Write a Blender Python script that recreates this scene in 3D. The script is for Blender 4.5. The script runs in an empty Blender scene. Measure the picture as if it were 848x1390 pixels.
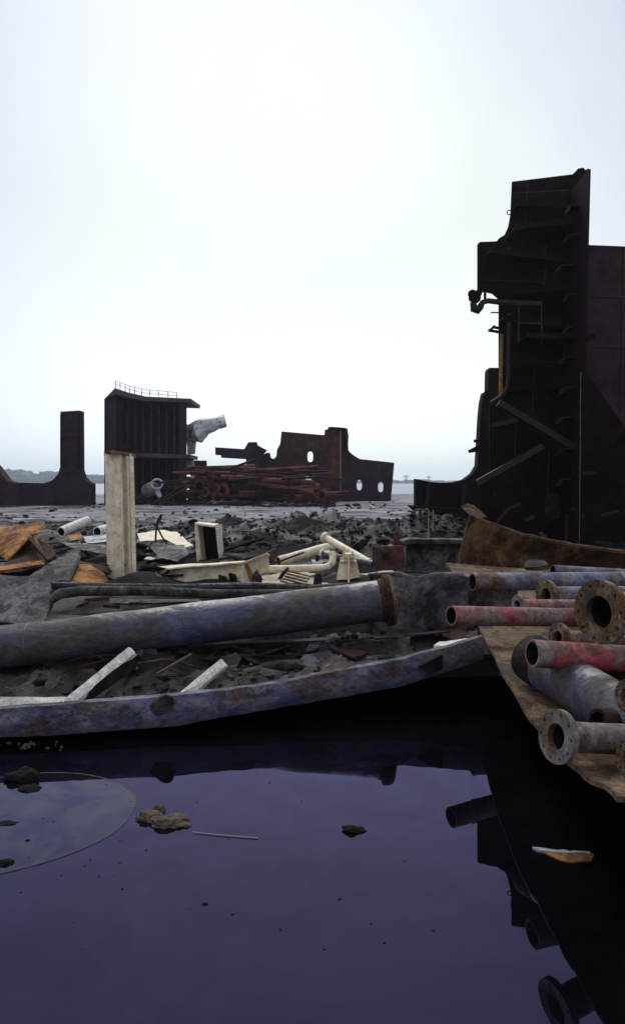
import bpy, bmesh, math, random
from mathutils import Vector, Matrix, noise
from mathutils.geometry import tessellate_polygon
R = math.radians
random.seed(7)
S = bpy.context.scene
C = S.collection
CAMH, F, CX, HY = 1.6, 1000.0, 424.0, 655.0

def P(px, py, d):
    """the point at depth d (metres) that the level camera sees at photo pixel px,py"""
    return Vector(((px-CX)*d/F, d, CAMH+(HY-py)*d/F))

# ------------------------------------------------------------------ materials
def new_mat(name):
    m = bpy.data.materials.new(name); m.use_nodes = True
    nt = m.node_tree; nt.nodes.clear()
    out = nt.nodes.new('ShaderNodeOutputMaterial'); b = nt.nodes.new('ShaderNodeBsdfPrincipled')
    nt.links.new(b.outputs[0], out.inputs[0])
    return m, nt, b

def nd(nt, t, **kw):
    n = nt.nodes.new(t)
    for k, v in kw.items():
        if k.startswith('i_'): n.inputs[k[2:].replace('_', ' ')].default_value = v
        else: setattr(n, k, v)
    return n

def noise_tex(nt, vec, scale, detail=6, rough=.6, dist=0):
    n = nd(nt, 'ShaderNodeTexNoise'); n.inputs['Scale'].default_value = scale
    n.inputs['Detail'].default_value = detail; n.inputs['Roughness'].default_value = rough
    n.inputs['Distortion'].default_value = dist
    nt.links.new(vec, n.inputs['Vector']); return n.outputs['Fac']

def ramp(nt, fac, a, b, ca=(0,0,0,1), cb=(1,1,1,1)):
    r = nd(nt, 'ShaderNodeValToRGB'); e = r.color_ramp.elements
    e[0].position = max(0, min(a, .999)); e[1].position = max(.001, min(b, 1)); e[0].color = ca; e[1].color = cb
    nt.links.new(fac, r.inputs[0]); return r.outputs[0]

def mix(nt, fac, a, b, mode='MIX'):
    m = nd(nt, 'ShaderNodeMix', data_type='RGBA', blend_type=mode)
    for s, v in ((0, fac), (6, a), (7, b)):
        if isinstance(v, bpy.types.NodeSocket): nt.links.new(v, m.inputs[s])
        elif s == 0: m.inputs[0].default_value = v
        else: m.inputs[s].default_value = (*v[:3], 1)
    return m.outputs[2]

def coords(nt, stretch=(1,1,1)):
    tc = nd(nt, 'ShaderNodeTexCoord'); oi = nd(nt, 'ShaderNodeObjectInfo')
    mu = nd(nt, 'ShaderNodeMath', operation='MULTIPLY'); mu.inputs[1].default_value = 37.0
    nt.links.new(oi.outputs['Random'], mu.inputs[0])
    ad = nd(nt, 'ShaderNodeVectorMath', operation='ADD')
    nt.links.new(tc.outputs['Object'], ad.inputs[0]); nt.links.new(mu.outputs[0], ad.inputs[1])
    mp = nd(nt, 'ShaderNodeVectorMath', operation='MULTIPLY'); mp.inputs[1].default_value = stretch
    nt.links.new(ad.outputs[0], mp.inputs[0])
    return ad.outputs[0], mp.outputs[0]

def pale_top_mask(nt, f):
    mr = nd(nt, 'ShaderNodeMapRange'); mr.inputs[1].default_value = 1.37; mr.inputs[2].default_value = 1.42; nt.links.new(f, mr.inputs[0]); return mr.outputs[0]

def steel(name, paint, rust=(.13,.055,.025), rust_amt=.3, mud=(.05,.047,.05), mud_amt=.3, scale=2.0, rough=.55,
          paint2=None, bump=.25, streak=.0, spec=.3, chips=.5, grime=.42, along=1.0, pale_top=None):
    """weathered painted steel: paint that flakes to rust, chips, run-down streaks, dried mud with crisp edges"""
    m, nt, b = new_mat(name)
    vec, vz = coords(nt, (1.0, 1.0, .10))
    if along != 1.0:     # scrapes run along the length
        sv = nd(nt, 'ShaderNodeVectorMath', operation='MULTIPLY'); sv.inputs[1].default_value = (along, 1, 1); nt.links.new(vec, sv.inputs[0]); vec = sv.outputs[0]
    n1 = noise_tex(nt, vec, scale, 12, .72, .4)
    n2 = noise_tex(nt, vec, scale*.6, 12, .74, .8)
    n3 = noise_tex(nt, vec, scale*8, 8, .72)
    n4 = noise_tex(nt, vz, scale*6, 7, .65)
    n5 = noise_tex(nt, vec, scale*22, 4, .6)
    col = mix(nt, ramp(nt, n3, .32, .70), [c*.5 for c in paint], [min(1, c*1.25) for c in paint])
    if paint2: col = mix(nt, ramp(nt, noise_tex(nt, vec, scale*1.7, 12, .75, .5), .47, .62), col, paint2)
    if pale_top:             # pale tone on upward faces, broken up by noise
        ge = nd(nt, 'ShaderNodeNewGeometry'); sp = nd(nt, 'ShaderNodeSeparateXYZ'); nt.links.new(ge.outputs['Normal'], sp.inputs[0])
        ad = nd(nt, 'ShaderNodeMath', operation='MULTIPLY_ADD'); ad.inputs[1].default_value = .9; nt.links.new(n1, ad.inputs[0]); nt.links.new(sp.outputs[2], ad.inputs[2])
        col = mix(nt, pale_top_mask(nt, ad.outputs[0]), col, pale_top)
    a = .72-rust_amt*.5
    rc = mix(nt, ramp(nt, n3, .36, .66), [c*.35 for c in rust], [c*1.4 for c in rust])
    rm = ramp(nt, n1, a-.035, a+.025)
    col = mix(nt, rm, col, rc)
    # small chips down to dark steel, and pale scuffs
    ch = ramp(nt, n5, .70-chips*.12, .73-chips*.12)
    col = mix(nt, ch, col, [c*.4 for c in rust])
    sc_ = ramp(nt, noise_tex(nt, vec, scale*13, 6, .65, .3), .66, .70)
    pale = [min(.7, c*1.5+.02) for c in (paint2 or paint)]
    col = mix(nt, sc_, col, pale)
    if streak:
        col = mix(nt, mix(nt, streak, (0,0,0), ramp(nt, n4, .5, .66)), col, [c*.5 for c in rust])
    a = .74-mud_amt*.5
    mm = ramp(nt, n2, a-.045, a+.05)
    col = mix(nt, mm, col, mix(nt, ramp(nt, n3, .3, .72), [c*.3 for c in mud], [c*1.7 for c in mud]))
    # blotches of grime
    gm = ramp(nt, noise_tex(nt, vec, scale*2.6, 10, .7, .6), .34, .60, (grime,grime*.98,grime,1), (1,1,1,1))
    col = mix(nt, 1.0, col, gm, 'MULTIPLY')
    nt.links.new(col, b.inputs['Base Color'])
    rr = mix(nt, rm, (rough,)*3, (.85,)*3); rr = mix(nt, mm, rr, (.72,)*3)
    nt.links.new(rr, b.inputs['Roughness'])
    b.inputs['Specular IOR Level'].default_value = spec
    hs = mix(nt, .5, mix(nt, .35, n3, n5), mix(nt, .5, rm, mm)); bp = nd(nt, 'ShaderNodeBump')
    bp.inputs['Strength'].default_value = min(1, bump*2.2); bp.inputs['Distance'].default_value = .03
    nt.links.new(hs, bp.inputs['Height']); nt.links.new(bp.outputs[0], b.inputs['Normal'])
    return m

M = {}
M['bore'] = steel('shaded_rust_bore', (.030,.018,.013), rust=(.05,.025,.014), rust_amt=.35, mud=(.012,.009,.008), mud_amt=.5, scale=5, rough=.85, spec=.15)  # dark rust, with the shade inside pipe mouths put into the colour
M['blue'] = steel('faded_blue_paint', (.043,.053,.125), rust=(.10,.06,.045), rust_amt=.22, mud=(.060,.048,.043), mud_amt=.47, scale=3.6, rough=.40, paint2=(.10,.105,.17), bump=.25, spec=.45, along=.5, pale_top=(.36,.33,.29))
M['rim'] = steel('chipped_blue_rim', (.075,.080,.165), rust=(.10,.05,.04), rust_amt=.30, mud=(.15,.125,.115), mud_amt=.40, scale=4.6, rough=.40, along=.6, paint2=(.17,.165,.21), bump=.4)
M['cream'] = steel('cream_paint', (.78,.67,.47), rust=(.16,.08,.04), rust_amt=.12, mud=(.09,.075,.06), mud_amt=.10, scale=1.9, rough=.5, paint2=(.78,.73,.62), streak=.16, bump=.1, chips=.1, grime=.75)
M['white'] = steel('chalky_white_paint', (.76,.74,.72), rust=(.12,.08,.06), rust_amt=.14, mud=(.15,.12,.10), mud_amt=.20, scale=4, rough=.6, bump=.2, chips=.3, grime=.65)
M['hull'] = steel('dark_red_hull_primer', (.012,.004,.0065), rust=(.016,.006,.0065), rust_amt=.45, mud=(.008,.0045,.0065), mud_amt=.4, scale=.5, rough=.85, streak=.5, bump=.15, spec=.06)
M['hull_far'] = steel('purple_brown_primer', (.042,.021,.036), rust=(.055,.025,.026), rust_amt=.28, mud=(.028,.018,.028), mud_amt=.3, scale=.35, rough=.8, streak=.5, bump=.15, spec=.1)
M['hull_rust'] = steel('orange_rust_hull', (.050,.023,.026), rust=(.095,.038,.022), rust_amt=.42, mud=(.035,.020,.026), mud_amt=.34, scale=.22, rough=.85, streak=.6, bump=.15, spec=.1, chips=.1)
M['hull_edge'] = steel('lighter_hull_primer', (.026,.013,.022), rust_amt=.3, rust=(.05,.025,.025), mud=(.02,.013,.018), mud_amt=.25, scale=1.2, rough=.6, spec=.2)  # lighter tone of the hull primer for ribs, braces and seams
M['hull_lit'] = steel('lit_purple_primer', (.085,.055,.082), rust_amt=.3, rust=(.07,.036,.04), mud=(.04,.028,.04), mud_amt=.25, scale=.6, rough=.7, spec=.2, grime=.7)  # purple primer lightened, putting light on ribs, roof and deck into colour
M['edge'] = steel('flame_cut_edge', (.13,.105,.11), rust_amt=.3, mud_amt=.3, scale=3, rough=.5, spec=.4)
M['rust'] = steel('brown_scaled_rust', (.095,.045,.022), rust=(.045,.021,.013), rust_amt=.50, mud=(.013,.009,.008), mud_amt=.36, scale=2.2, rough=.8, bump=.4, spec=.2)
M['rust_brown'] = steel('ochre_brown_rust', (.20,.11,.05), rust=(.11,.052,.026), rust_amt=.45, mud=(.022,.014,.010), mud_amt=.30, scale=2.0, rough=.8, bump=.4, spec=.2)
M['rust_tan'] = steel('tan_rust_plate', (.20,.135,.08), rust=(.10,.052,.026), rust_amt=.38, mud=(.055,.042,.034), mud_amt=.36, scale=3.6, rough=.75, bump=.35, spec=.2)
M['orange'] = steel('orange_rust_plate', (.42,.18,.04), rust=(.15,.06,.022), rust_amt=.38, mud=(.05,.032,.025), mud_amt=.22, scale=1.6, rough=.75, bump=.3, spec=.2)
M['redpipe'] = steel('red_paint_pipe', (.42,.060,.080), rust=(.13,.075,.06), rust_amt=.34, mud=(.21,.165,.15), mud_amt=.54, scale=3.6, rough=.42, bump=.3)
M['redsteel'] = steel('dull_red_steel', (.13,.036,.034), rust=(.10,.07,.065), rust_amt=.34, mud=(.05,.042,.042), mud_amt=.42, scale=2.4, rough=.65, bump=.25, spec=.2)
M['bluegrey'] = steel('blue_grey_pipe', (.13,.15,.26), rust=(.15,.08,.045), rust_amt=.32, mud=(.17,.14,.125), mud_amt=.38, scale=3.8, rough=.40, paint2=(.25,.245,.30), bump=.3)
M['greypipe'] = steel('grey_rust_pipe', (.23,.20,.19), rust=(.13,.065,.038), rust_amt=.36, mud=(.13,.10,.085), mud_amt=.4, scale=4.2, rough=.5, bump=.3)
M['flange'] = steel('rusted_flange', (.24,.18,.12), rust=(.17,.085,.032), rust_amt=.46, mud=(.09,.072,.06), mud_amt=.36, scale=7, rough=.65, bump=.4, spec=.25)
M['pipe_rust'] = steel('rust_red_pipes', (.185,.052,.042), rust=(.08,.027,.023), rust_amt=.42, mud=(.03,.018,.019), mud_amt=.30, scale=1.2, rough=.75, bump=.2, spec=.2)
M['pipe_dark'] = steel('dark_rust_pipes', (.055,.019,.019), rust=(.03,.012,.011), rust_amt=.4, mud=(.02,.013,.014), mud_amt=.4, scale=1.2, rough=.8, bump=.2, spec=.12)
M['mudsteel'] = steel('mud_caked_steel', (.036,.034,.040), rust=(.015,.013,.013), rust_amt=.45, mud=(.082,.074,.076), mud_amt=.46, scale=3.2, rough=.6, bump=.8, spec=.3)
M['mudplate'] = steel('blue_grey_muddy_plate', (.042,.046,.075), rust=(.02,.017,.019), rust_amt=.42, mud=(.085,.078,.084), mud_amt=.44, scale=3.0, rough=.5, bump=.7, spec=.35)
M['slab'] = steel('grey_mud_slab', (.055,.056,.072), rust=(.02,.017,.019), rust_amt=.40, mud=(.135,.125,.135), mud_amt=.52, scale=3.0, rough=.55, bump=.8, spec=.3)
M['silver'] = steel('dull_light_alloy', (.50,.52,.58), rust=(.16,.12,.12), rust_amt=.16, mud=(.15,.14,.17), mud_amt=.28, scale=1.3, rough=.5, bump=.3)
M['alloy'] = steel('white_torn_alloy', (.70,.72,.78), rust=(.14,.12,.14), rust_amt=.16, mud=(.2,.19,.23), mud_amt=.30, scale=1.6, rough=.5, bump=.3, grime=.6)
M['paleblue'] = steel('pale_blue_paint', (.42,.48,.58), rust_amt=.12, mud_amt=.12, scale=1.2, rough=.6, bump=.1)
M['yellow'] = steel('yellow_ochre_paint', (.34,.17,.03), rust_amt=.3, mud_amt=.2, scale=2, rough=.6)
M['deck'] = steel('cream_deck_plate', (.58,.48,.30), rust=(.20,.12,.06), rust_amt=.2, mud=(.07,.06,.05), mud_amt=.36, scale=1.8, rough=.55, bump=.2, chips=.2)

def mud_mat(name, dark, pale, wet=True, scale=1.0, silt_sheen=False):
    m, nt, b = new_mat(name)
    tc = nd(nt, 'ShaderNodeTexCoord'); v = tc.outputs['Object']
    n1 = noise_tex(nt, v, .35*scale, 8, .65, .4); n2 = noise_tex(nt, v, 5*scale, 8, .7, .2); n3 = noise_tex(nt, v, 26*scale, 5, .7)
    col = mix(nt, ramp(nt, n2, .3, .72), dark, pale)
    col = mix(nt, ramp(nt, n1, .42, .6), col, [c*1.35 for c in pale])
    if silt_sheen:      # pale strip across the yard, the wet mud's reflection put into its colour
        sx = nd(nt, 'ShaderNodeSeparateXYZ'); nt.links.new(v, sx.inputs[0])
        w = nd(nt, 'ShaderNodeMath', operation='MULTIPLY_ADD'); w.inputs[1].default_value = 9.0
        nt.links.new(noise_tex(nt, v, .16, 7, .7, .4), w.inputs[0]); nt.links.new(sx.outputs[1], w.inputs[2])
        mr = nd(nt, 'ShaderNodeMapRange'); mr.inputs[1].default_value = 29.5; mr.inputs[2].default_value = 31.5; nt.links.new(w.outputs[0], mr.inputs[0])
        sp = nd(nt, 'ShaderNodeVectorMath', operation='MULTIPLY'); sp.inputs[1].default_value = (.25, 1.3, 1); nt.links.new(v, sp.inputs[0])
        pk = ramp(nt, noise_tex(nt, sp.outputs[0], 1.0, 7, .7, .5), .40, .56)
        mm = nd(nt, 'ShaderNodeMath', operation='MULTIPLY'); nt.links.new(mr.outputs[0], mm.inputs[0]); nt.links.new(pk, mm.inputs[1])
        col = mix(nt, mm.outputs[0], col, (.15,.158,.19))
    nt.links.new(col, b.inputs['Base Color'])
    rr = mix(nt, ramp(nt, n1, .40, .58), (.9,)*3, (.45,)*3) if wet else (.7,)*3
    if wet: nt.links.new(rr, b.inputs['Roughness'])
    else: b.inputs['Roughness'].default_value = .75
    nt.links.new(mix(nt, mm.outputs[0] if silt_sheen else 0.0, mix(nt, ramp(nt, n1, .50, .60), (.04,)*3, (.22,)*3), (.35,)*3), b.inputs['Specular IOR Level'])
    bp = nd(nt, 'ShaderNodeBump'); bp.inputs['Strength'].default_value = .8; bp.inputs['Distance'].default_value = .05
    nt.links.new(mix(nt, .4, n2, n3), bp.inputs['Height']); nt.links.new(bp.outputs[0], b.inputs['Normal'])
    return m
M['ground'] = mud_mat('wet_grey_mud', (.0045,.0042,.005), (.018,.0165,.0185), silt_sheen=True)
M['clod'] = mud_mat('dark_mud_clods', (.004,.0036,.0045), (.018,.0165,.019), wet=True, scale=1.6)
M['bank'] = mud_mat('black_bank_mud', (.004,.0035,.0038), (.026,.022,.022), wet=True, scale=1.6)
M['lump'] = mud_mat('brown_mud_lump', (.035,.026,.020), (.16,.125,.10), wet=True, scale=3)

def water_mat(name, base, tint, rough, ior, bscale, bstr, patchy=None):
    """dark water under an oily film: a tinted mirror layer over a murky body"""
    m = bpy.data.materials.new(name); m.use_nodes = True; nt = m.node_tree; nt.nodes.clear()
    out = nd(nt, 'ShaderNodeOutputMaterial'); df = nd(nt, 'ShaderNodeBsdfDiffuse'); gl = nd(nt, 'ShaderNodeBsdfGlossy')
    fr = nd(nt, 'ShaderNodeFresnel'); fr.inputs['IOR'].default_value = ior; ms = nd(nt, 'ShaderNodeMixShader')
    tc = nd(nt, 'ShaderNodeTexCoord'); v = tc.outputs['Object']
    n = noise_tex(nt, v, bscale, 3, .5); bp = nd(nt, 'ShaderNodeBump')
    bp.inputs['Strength'].default_value = bstr; bp.inputs['Distance'].default_value = .02
    nt.links.new(n, bp.inputs['Height']); nt.links.new(bp.outputs[0], gl.inputs['Normal'])
    silt_sheen = ramp(nt, noise_tex(nt, v, .9, 8, .68, 1.4), .36, .74)
    nt.links.new(mix(nt, silt_sheen, base, [c*2.5+.001 for c in base]), df.inputs['Color'])
    nt.links.new(mix(nt, ramp(nt, noise_tex(nt, v, 1.1, 10, .68, 2.6), .42, .66), tint, [tint[0]*.84, tint[1]*.82, tint[2]*.82]), gl.inputs['Color'])
    if patchy:      # scum drifts over it in ragged patches
        for l in list(gl.inputs['Color'].links): nt.links.remove(l)
        nt.links.new(mix(nt, ramp(nt, noise_tex(nt, v, 1.5, 9, .66, 2.2), .40, .58), tint, patchy), gl.inputs['Color'])
    gl.inputs['Roughness'].default_value = rough
    nt.links.new(fr.outputs[0], ms.inputs[0]); nt.links.new(df.outputs[0], ms.inputs[1]); nt.links.new(gl.outputs[0], ms.inputs[2])
    nt.links.new(ms.outputs[0], out.inputs[0]); return m
M['pond'] = water_mat('still_violet_water', (.0016,.0013,.0020), (.52,.49,1.0), .012, 1.48, 2.2, .03)
M['film'] = water_mat('pale_oil_film', (.0024,.0021,.0028), (.50,.47,1.0), .014, 1.475, 2.6, .03, (.70,.72,1.0))
M['sea'] = water_mat('pale_sea', (.06,.068,.085), (.40,.43,.50), .3, 1.33, .6, .4)
m, nt, b = new_mat('distant_foliage')
tc = nd(nt, 'ShaderNodeTexCoord')
nt.links.new(mix(nt, ramp(nt, noise_tex(nt, tc.outputs['Object'], .25, 6, .7), .35, .65), (.03,.045,.03), (.085,.10,.06)), b.inputs['Base Color'])
b.inputs['Roughness'].default_value = .9; M['trees'] = m
m, nt, b = new_mat('dark_rope'); b.inputs['Base Color'].default_value = (.035,.028,.035,1); b.inputs['Roughness'].default_value = .8
M['rope'] = m
m, nt, b = new_mat('pale_reed'); b.inputs['Base Color'].default_value = (.22,.19,.19,1); b.inputs['Roughness'].default_value = .8
M['reed'] = m
m, nt, b = new_mat('weathered_wood')
v, vz = coords(nt, (1, 1, 1)); nt.links.new(mix(nt, noise_tex(nt, v, 8, 6), (.05,.032,.022), (.16,.10,.07)), b.inputs['Base Color'])
b.inputs['Roughness'].default_value = .85; M['wood'] = m

# ------------------------------------------------------------------ geometry
def J(a): return random.uniform(-a, a)

class G:
    def __init__(s): s.v = []; s.f = []; s.inner = []
    def add(s, vs, fs):
        o = len(s.v); s.base = len(s.f); s.v += [Vector(v) for v in vs]; s.f += [[i+o for i in f] for f in fs]; return s
    def bar(s, a, b, w, h, up=Vector((0,0,1))):
        """box from a to b, w across, h along up"""
        a, b = Vector(a), Vector(b); d = (b-a).normalized(); x = d.cross(Vector(up))
        if x.length < 1e-4: x = d.cross(Vector((0,1,0)))
        x.normalize(); u = x.cross(d)
        c = []
        for p in (a, b):
            for i, j in ((-1,-1), (1,-1), (1,1), (-1,1)): c.append(p+x*(i*w/2)+u*(j*h/2))
        return s.add(c, [(3,2,1,0), (4,5,6,7), (0,1,5,4), (1,2,6,5), (2,3,7,6), (3,0,4,7)])
    def box(s, lo, hi):
        x0,y0,z0 = lo; x1,y1,z1 = hi
        return s.add([(x0,y0,z0),(x1,y0,z0),(x1,y1,z0),(x0,y1,z0),(x0,y0,z1),(x1,y0,z1),(x1,y1,z1),(x0,y1,z1)],
                     [(3,2,1,0), (4,5,6,7), (0,1,5,4), (1,2,6,5), (2,3,7,6), (3,0,4,7)])
    def tube(s, pts, rad, seg=28, bore=None, wob=0.0, seed=0):
        """swept pipe; bore = inner radius as a share of the outer"""
        pts = [Vector(p) for p in pts]; n = len(pts)
        if not isinstance(rad, (list, tuple)): rad = [rad]*n
        t0 = (pts[1]-pts[0]).normalized(); ref = Vector((0,0,1)) if abs(t0.z) < .9 else Vector((0,1,0))
        nrm = (ref-t0*ref.dot(t0)).normalized()
        rings = []
        for k in range(n):
            t = ((pts[min(k+1,n-1)]-pts[k]).normalized()+(pts[k]-pts[max(k-1,0)]).normalized()).normalized()
            nrm = (nrm-t*nrm.dot(t)).normalized(); bi = t.cross(nrm)
            rings.append((pts[k], nrm.copy(), bi, rad[k]))
        def shell(fac):
            vs = []
            for p, a, b2, r in rings:
                for i in range(seg):
                    an = 2*math.pi*i/seg; rr = r*fac
                    q = p+(a*math.cos(an)+b2*math.sin(an))*rr
                    if wob: q += (a*math.cos(an)+b2*math.sin(an))*wob*r*noise.noise(q*(1.1/max(r,.03))*.5+Vector((seed,0,0)))
                    vs.append(q)
            return vs
        o = shell(1.0); fs = []
        for k in range(n-1):
            for i in range(seg):
                j = (i+1) % seg; fs.append((k*seg+i, k*seg+j, (k+1)*seg+j, (k+1)*seg+i))
        if bore:
            inn = shell(bore); off = len(o); o += inn; i0 = len(fs)
            for k in range(n-1):
                for i in range(seg):
                    j = (i+1) % seg; fs.append((off+k*seg+j, off+k*seg+i, off+(k+1)*seg+i, off+(k+1)*seg+j))
            mk = min(n-1, max(1, n//3)); fs.append(tuple(off+mk*seg+i for i in range(seg)))  # disc added across the bore to stop light from the far end
            inner = range(i0+len(s.f), len(fs)+len(s.f)); s.inner += list(inner)
            for i in range(seg):
                j = (i+1) % seg; e = (n-1)*seg
                fs.append((j, i, off+i, off+j)); fs.append((e+i, e+j, off+e+j, off+e+i))
        else:
            fs.append(tuple(reversed(range(seg)))); fs.append(tuple(range((n-1)*seg, n*seg)))
        return s.add(o, fs)
    def plate(s, poly, thick, holes=()):
        """flat (or slightly warped) polygon with holes, extruded by the vector thick"""
        loops = [list(map(Vector, poly))]+[list(map(Vector, h)) for h in holes]
        flat = [v for l in loops for v in l]
        tris = tessellate_polygon(loops); n = len(flat); t = Vector(thick)
        vs = flat+[v+t for v in flat]; fs = []
        for a, b2, c in tris: fs.append((a, b2, c)); fs.append((n+c, n+b2, n+a))
        o = 0
        for l in loops:
            k = len(l)
            for i in range(k):
                j = (i+1) % k; fs.append((o+i, o+j, n+o+j, n+o+i))
            o += k
        return s.add(vs, fs)
    def sheet(s, rows, thick, flip=False):
        """curved sheet of metal through a grid of points"""
        nr, nc = len(rows), len(rows[0]); g = [[Vector(p) for p in r] for r in rows]
        vs = [p for r in g for p in r]; low = []
        for i in range(nr):
            for j in range(nc):
                du = g[i][min(j+1,nc-1)]-g[i][max(j-1,0)]; dv = g[min(i+1,nr-1)][j]-g[max(i-1,0)][j]
                nn = du.cross(dv).normalized()*(thick if not flip else -thick); low.append(g[i][j]+nn)
        vs += low; N = nr*nc; fs = []
        for i in range(nr-1):
            for j in range(nc-1):
                a, b2, c, d = i*nc+j, i*nc+j+1, (i+1)*nc+j+1, (i+1)*nc+j
                fs.append((a, b2, c, d)); fs.append((N+d, N+c, N+b2, N+a))
        ring = [j for j in range(nc)]+[i*nc+nc-1 for i in range(1,nr)]+[(nr-1)*nc+j for j in range(nc-2,-1,-1)]+[i*nc for i in range(nr-2,0,-1)]
        for k in range(len(ring)):
            a, b2 = ring[k], ring[(k+1) % len(ring)]; fs.append((b2, a, N+a, N+b2))
        return s.add(vs, fs)
    def build(s, name, mat, parent=None, smooth=True, angle=38, bevel=0):
        if parent is None:
            zs = min(v.z for v in s.v); xs = [v.x for v in s.v]; ys = [v.y for v in s.v]
            org = Vector(((min(xs)+max(xs))/2, (min(ys)+max(ys))/2, zs))
        else:
            org = Vector(parent.location) if parent.type == 'EMPTY' else Vector(parent['org']) if 'org' in parent else Vector(parent.location)
            if parent.parent: org = Vector(parent.parent.location)
        me = bpy.data.meshes.new(name); me.from_pydata([tuple(v-org) for v in s.v], [], s.f); me.validate()
        bm = bmesh.new(); bm.from_mesh(me); bmesh.ops.recalc_face_normals(bm, faces=bm.faces); bm.to_mesh(me); bm.free()
        if smooth:
            me.polygons.foreach_set('use_smooth', [True]*len(me.polygons)); me.set_sharp_from_angle(angle=R(angle))
        me.materials.append(mat)
        if s.inner and len(me.polygons) == len(s.f):
            me.materials.append(M['bore'])
            for i in s.inner: me.polygons[i].material_index = 1
        o = bpy.data.objects.new(name, me); C.objects.link(o)
        if parent is None: o.location = org
        else: o.parent = parent
        if bevel:
            bv = o.modifiers.new('bevel', 'BEVEL'); bv.width = bevel; bv.segments = 2; bv.limit_method = 'ANGLE'
        return o

def tag(o, label, cat, group=None):
    o['label'] = label; o['category'] = cat
    if group: o['group'] = group
    return o
def thing(name, loc, label, cat, group=None):
    o = bpy.data.objects.new(name, None); C.objects.link(o); o.location = loc; o.empty_display_size = .2
    return tag(o, label, cat, group)
def setting(o, kind='structure'):
    o['kind'] = kind; return o

def rag(pts, step, amp):
    """tear an outline: subdivide its edges and jitter them (pixels)"""
    out = []
    for i, p in enumerate(pts):
        q = pts[(i+1) % len(pts)]; L = math.hypot(q[0]-p[0], q[1]-p[1]); n = max(1, int(L/step))
        for k in range(n):
            t = k/n; a = amp if k else amp*.3
            out.append(tuple(p[m]+(q[m]-p[m])*t+(J(a) if m < 2 else 0) for m in range(len(p))))
    return out
def pts(poly, d=None):
    return [P(p[0], p[1], p[2] if len(p) > 2 else d) for p in poly]
def oval(cx, cy, w, h, d, n=20):
    o = []
    for i in range(n):
        a = 2*math.pi*i/n; c, s_ = math.cos(a), math.sin(a); e = .75
        o.append(P(cx+w/2*math.copysign(abs(c)**e, c), cy+h/2*math.copysign(abs(s_)**e, s_), d))
    return o

# ------------------------------------------------------------------ ground, water, sky
def fbm(x, y, s, o=4):
    v = 0; a = 1
    for k in range(o):
        v += a*noise.noise(Vector((x*s, y*s, 3.7*k))); s *= 2.03; a *= .55
    return v
def sst(a, b, x):
    t = max(0, min(1, (x-a)/(b-a))); return t*t*(3-2*t)
def shore(x):
    y = 4.02+2.1*sst(-1.75, -.6, x)+1.9*sst(.4, 1.4, x)
    return y
def hgt(x, y):
    t = sst(shore(x)-.25, shore(x)+.75, y)
    land = .02+.10*sst(5, 9, y)+.22*sst(24, 40, y)-.55*sst(75, 120, y)
    heap = math.exp(-((x-1.0)/5.5)**2)*sst(15.5, 21, y)*(1-sst(22, 27, y))
    heap += .30*math.exp(-((x-7.0)/3.0)**2)*sst(19, 23, y)*(1-sst(27, 33, y))
    z = -.35*(1-t)+t*land
    rough = .035+.11*sst(6, 12, y)*(1-sst(26, 30, y))+.20*heap
    rough *= 1-.6*sst(28, 33, y)
    if y < 80: z += t*(fbm(x, y, 1.1)*rough+abs(fbm(x+9, y, .45))*rough*1.2)+heap*.16+t*heap*.07*fbm(x, y, 3.1)
    if y > 28: z += .10*sst(28,34,y)*fbm(x, y, .16)*(1-sst(70,90,y))
    if 2.9 < y < 6.5: z += .02*fbm(x, y, 2.5)+.012*fbm(x, y, 9)
    if y <= 2.9: z += .012*fbm(x, y, 7)
    return z

ys = [-60,-40,-25,-14,-7,-3,-1]+[.3*i for i in range(0, 6)]+[1.8+.035*i for i in range(46)]+[3.45,3.6,3.75]
y = 3.9
while y < 48: ys.append(y); y *= 1.0+(.0125 if y > 9 else .018)
while y < 130: ys.append(y); y *= 1.05
while y < 1500: ys.append(y); y *= 1.35
NC = 190; g = G(); rows = []
for y in ys:
    w = (7+.72*y) if y >= 0 else 7-y*2.5
    if y > 130: w *= 1.6
    rows.append([(u*w, y, hgt(u*w, y)) for u in [2*i/NC-1 for i in range(NC+1)]])
vs = [p for r in rows for p in r]; fs = []
for i in range(len(rows)-1):
    for j in range(NC): fs.append((i*(NC+1)+j, i*(NC+1)+j+1, (i+1)*(NC+1)+j+1, (i+1)*(NC+1)+j))
gr = G().add(vs, fs)
me = bpy.data.meshes.new('ground'); me.from_pydata([tuple(v) for v in gr.v], [], gr.f)
me.polygons.foreach_set('use_smooth', [True]*len(me.polygons)); me.materials.append(M['ground'])
o = bpy.data.objects.new('ground', me); C.objects.link(o); setting(o)

def flat(name, x0, x1, y0, y1, z, mat):
    me = bpy.data.meshes.new(name); me.from_pydata([(x0,y0,z),(x1,y0,z),(x1,y1,z),(x0,y1,z)], [], [(0,1,2,3)])
    me.materials.append(mat); o = bpy.data.objects.new(name, me); C.objects.link(o); return setting(o)
flat('pond_water', -9, 9, -20, 8.6, 0, M['pond'])
flat('sea_water', -1600, 1600, 78, 1500, -.06, M['sea'])

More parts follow.
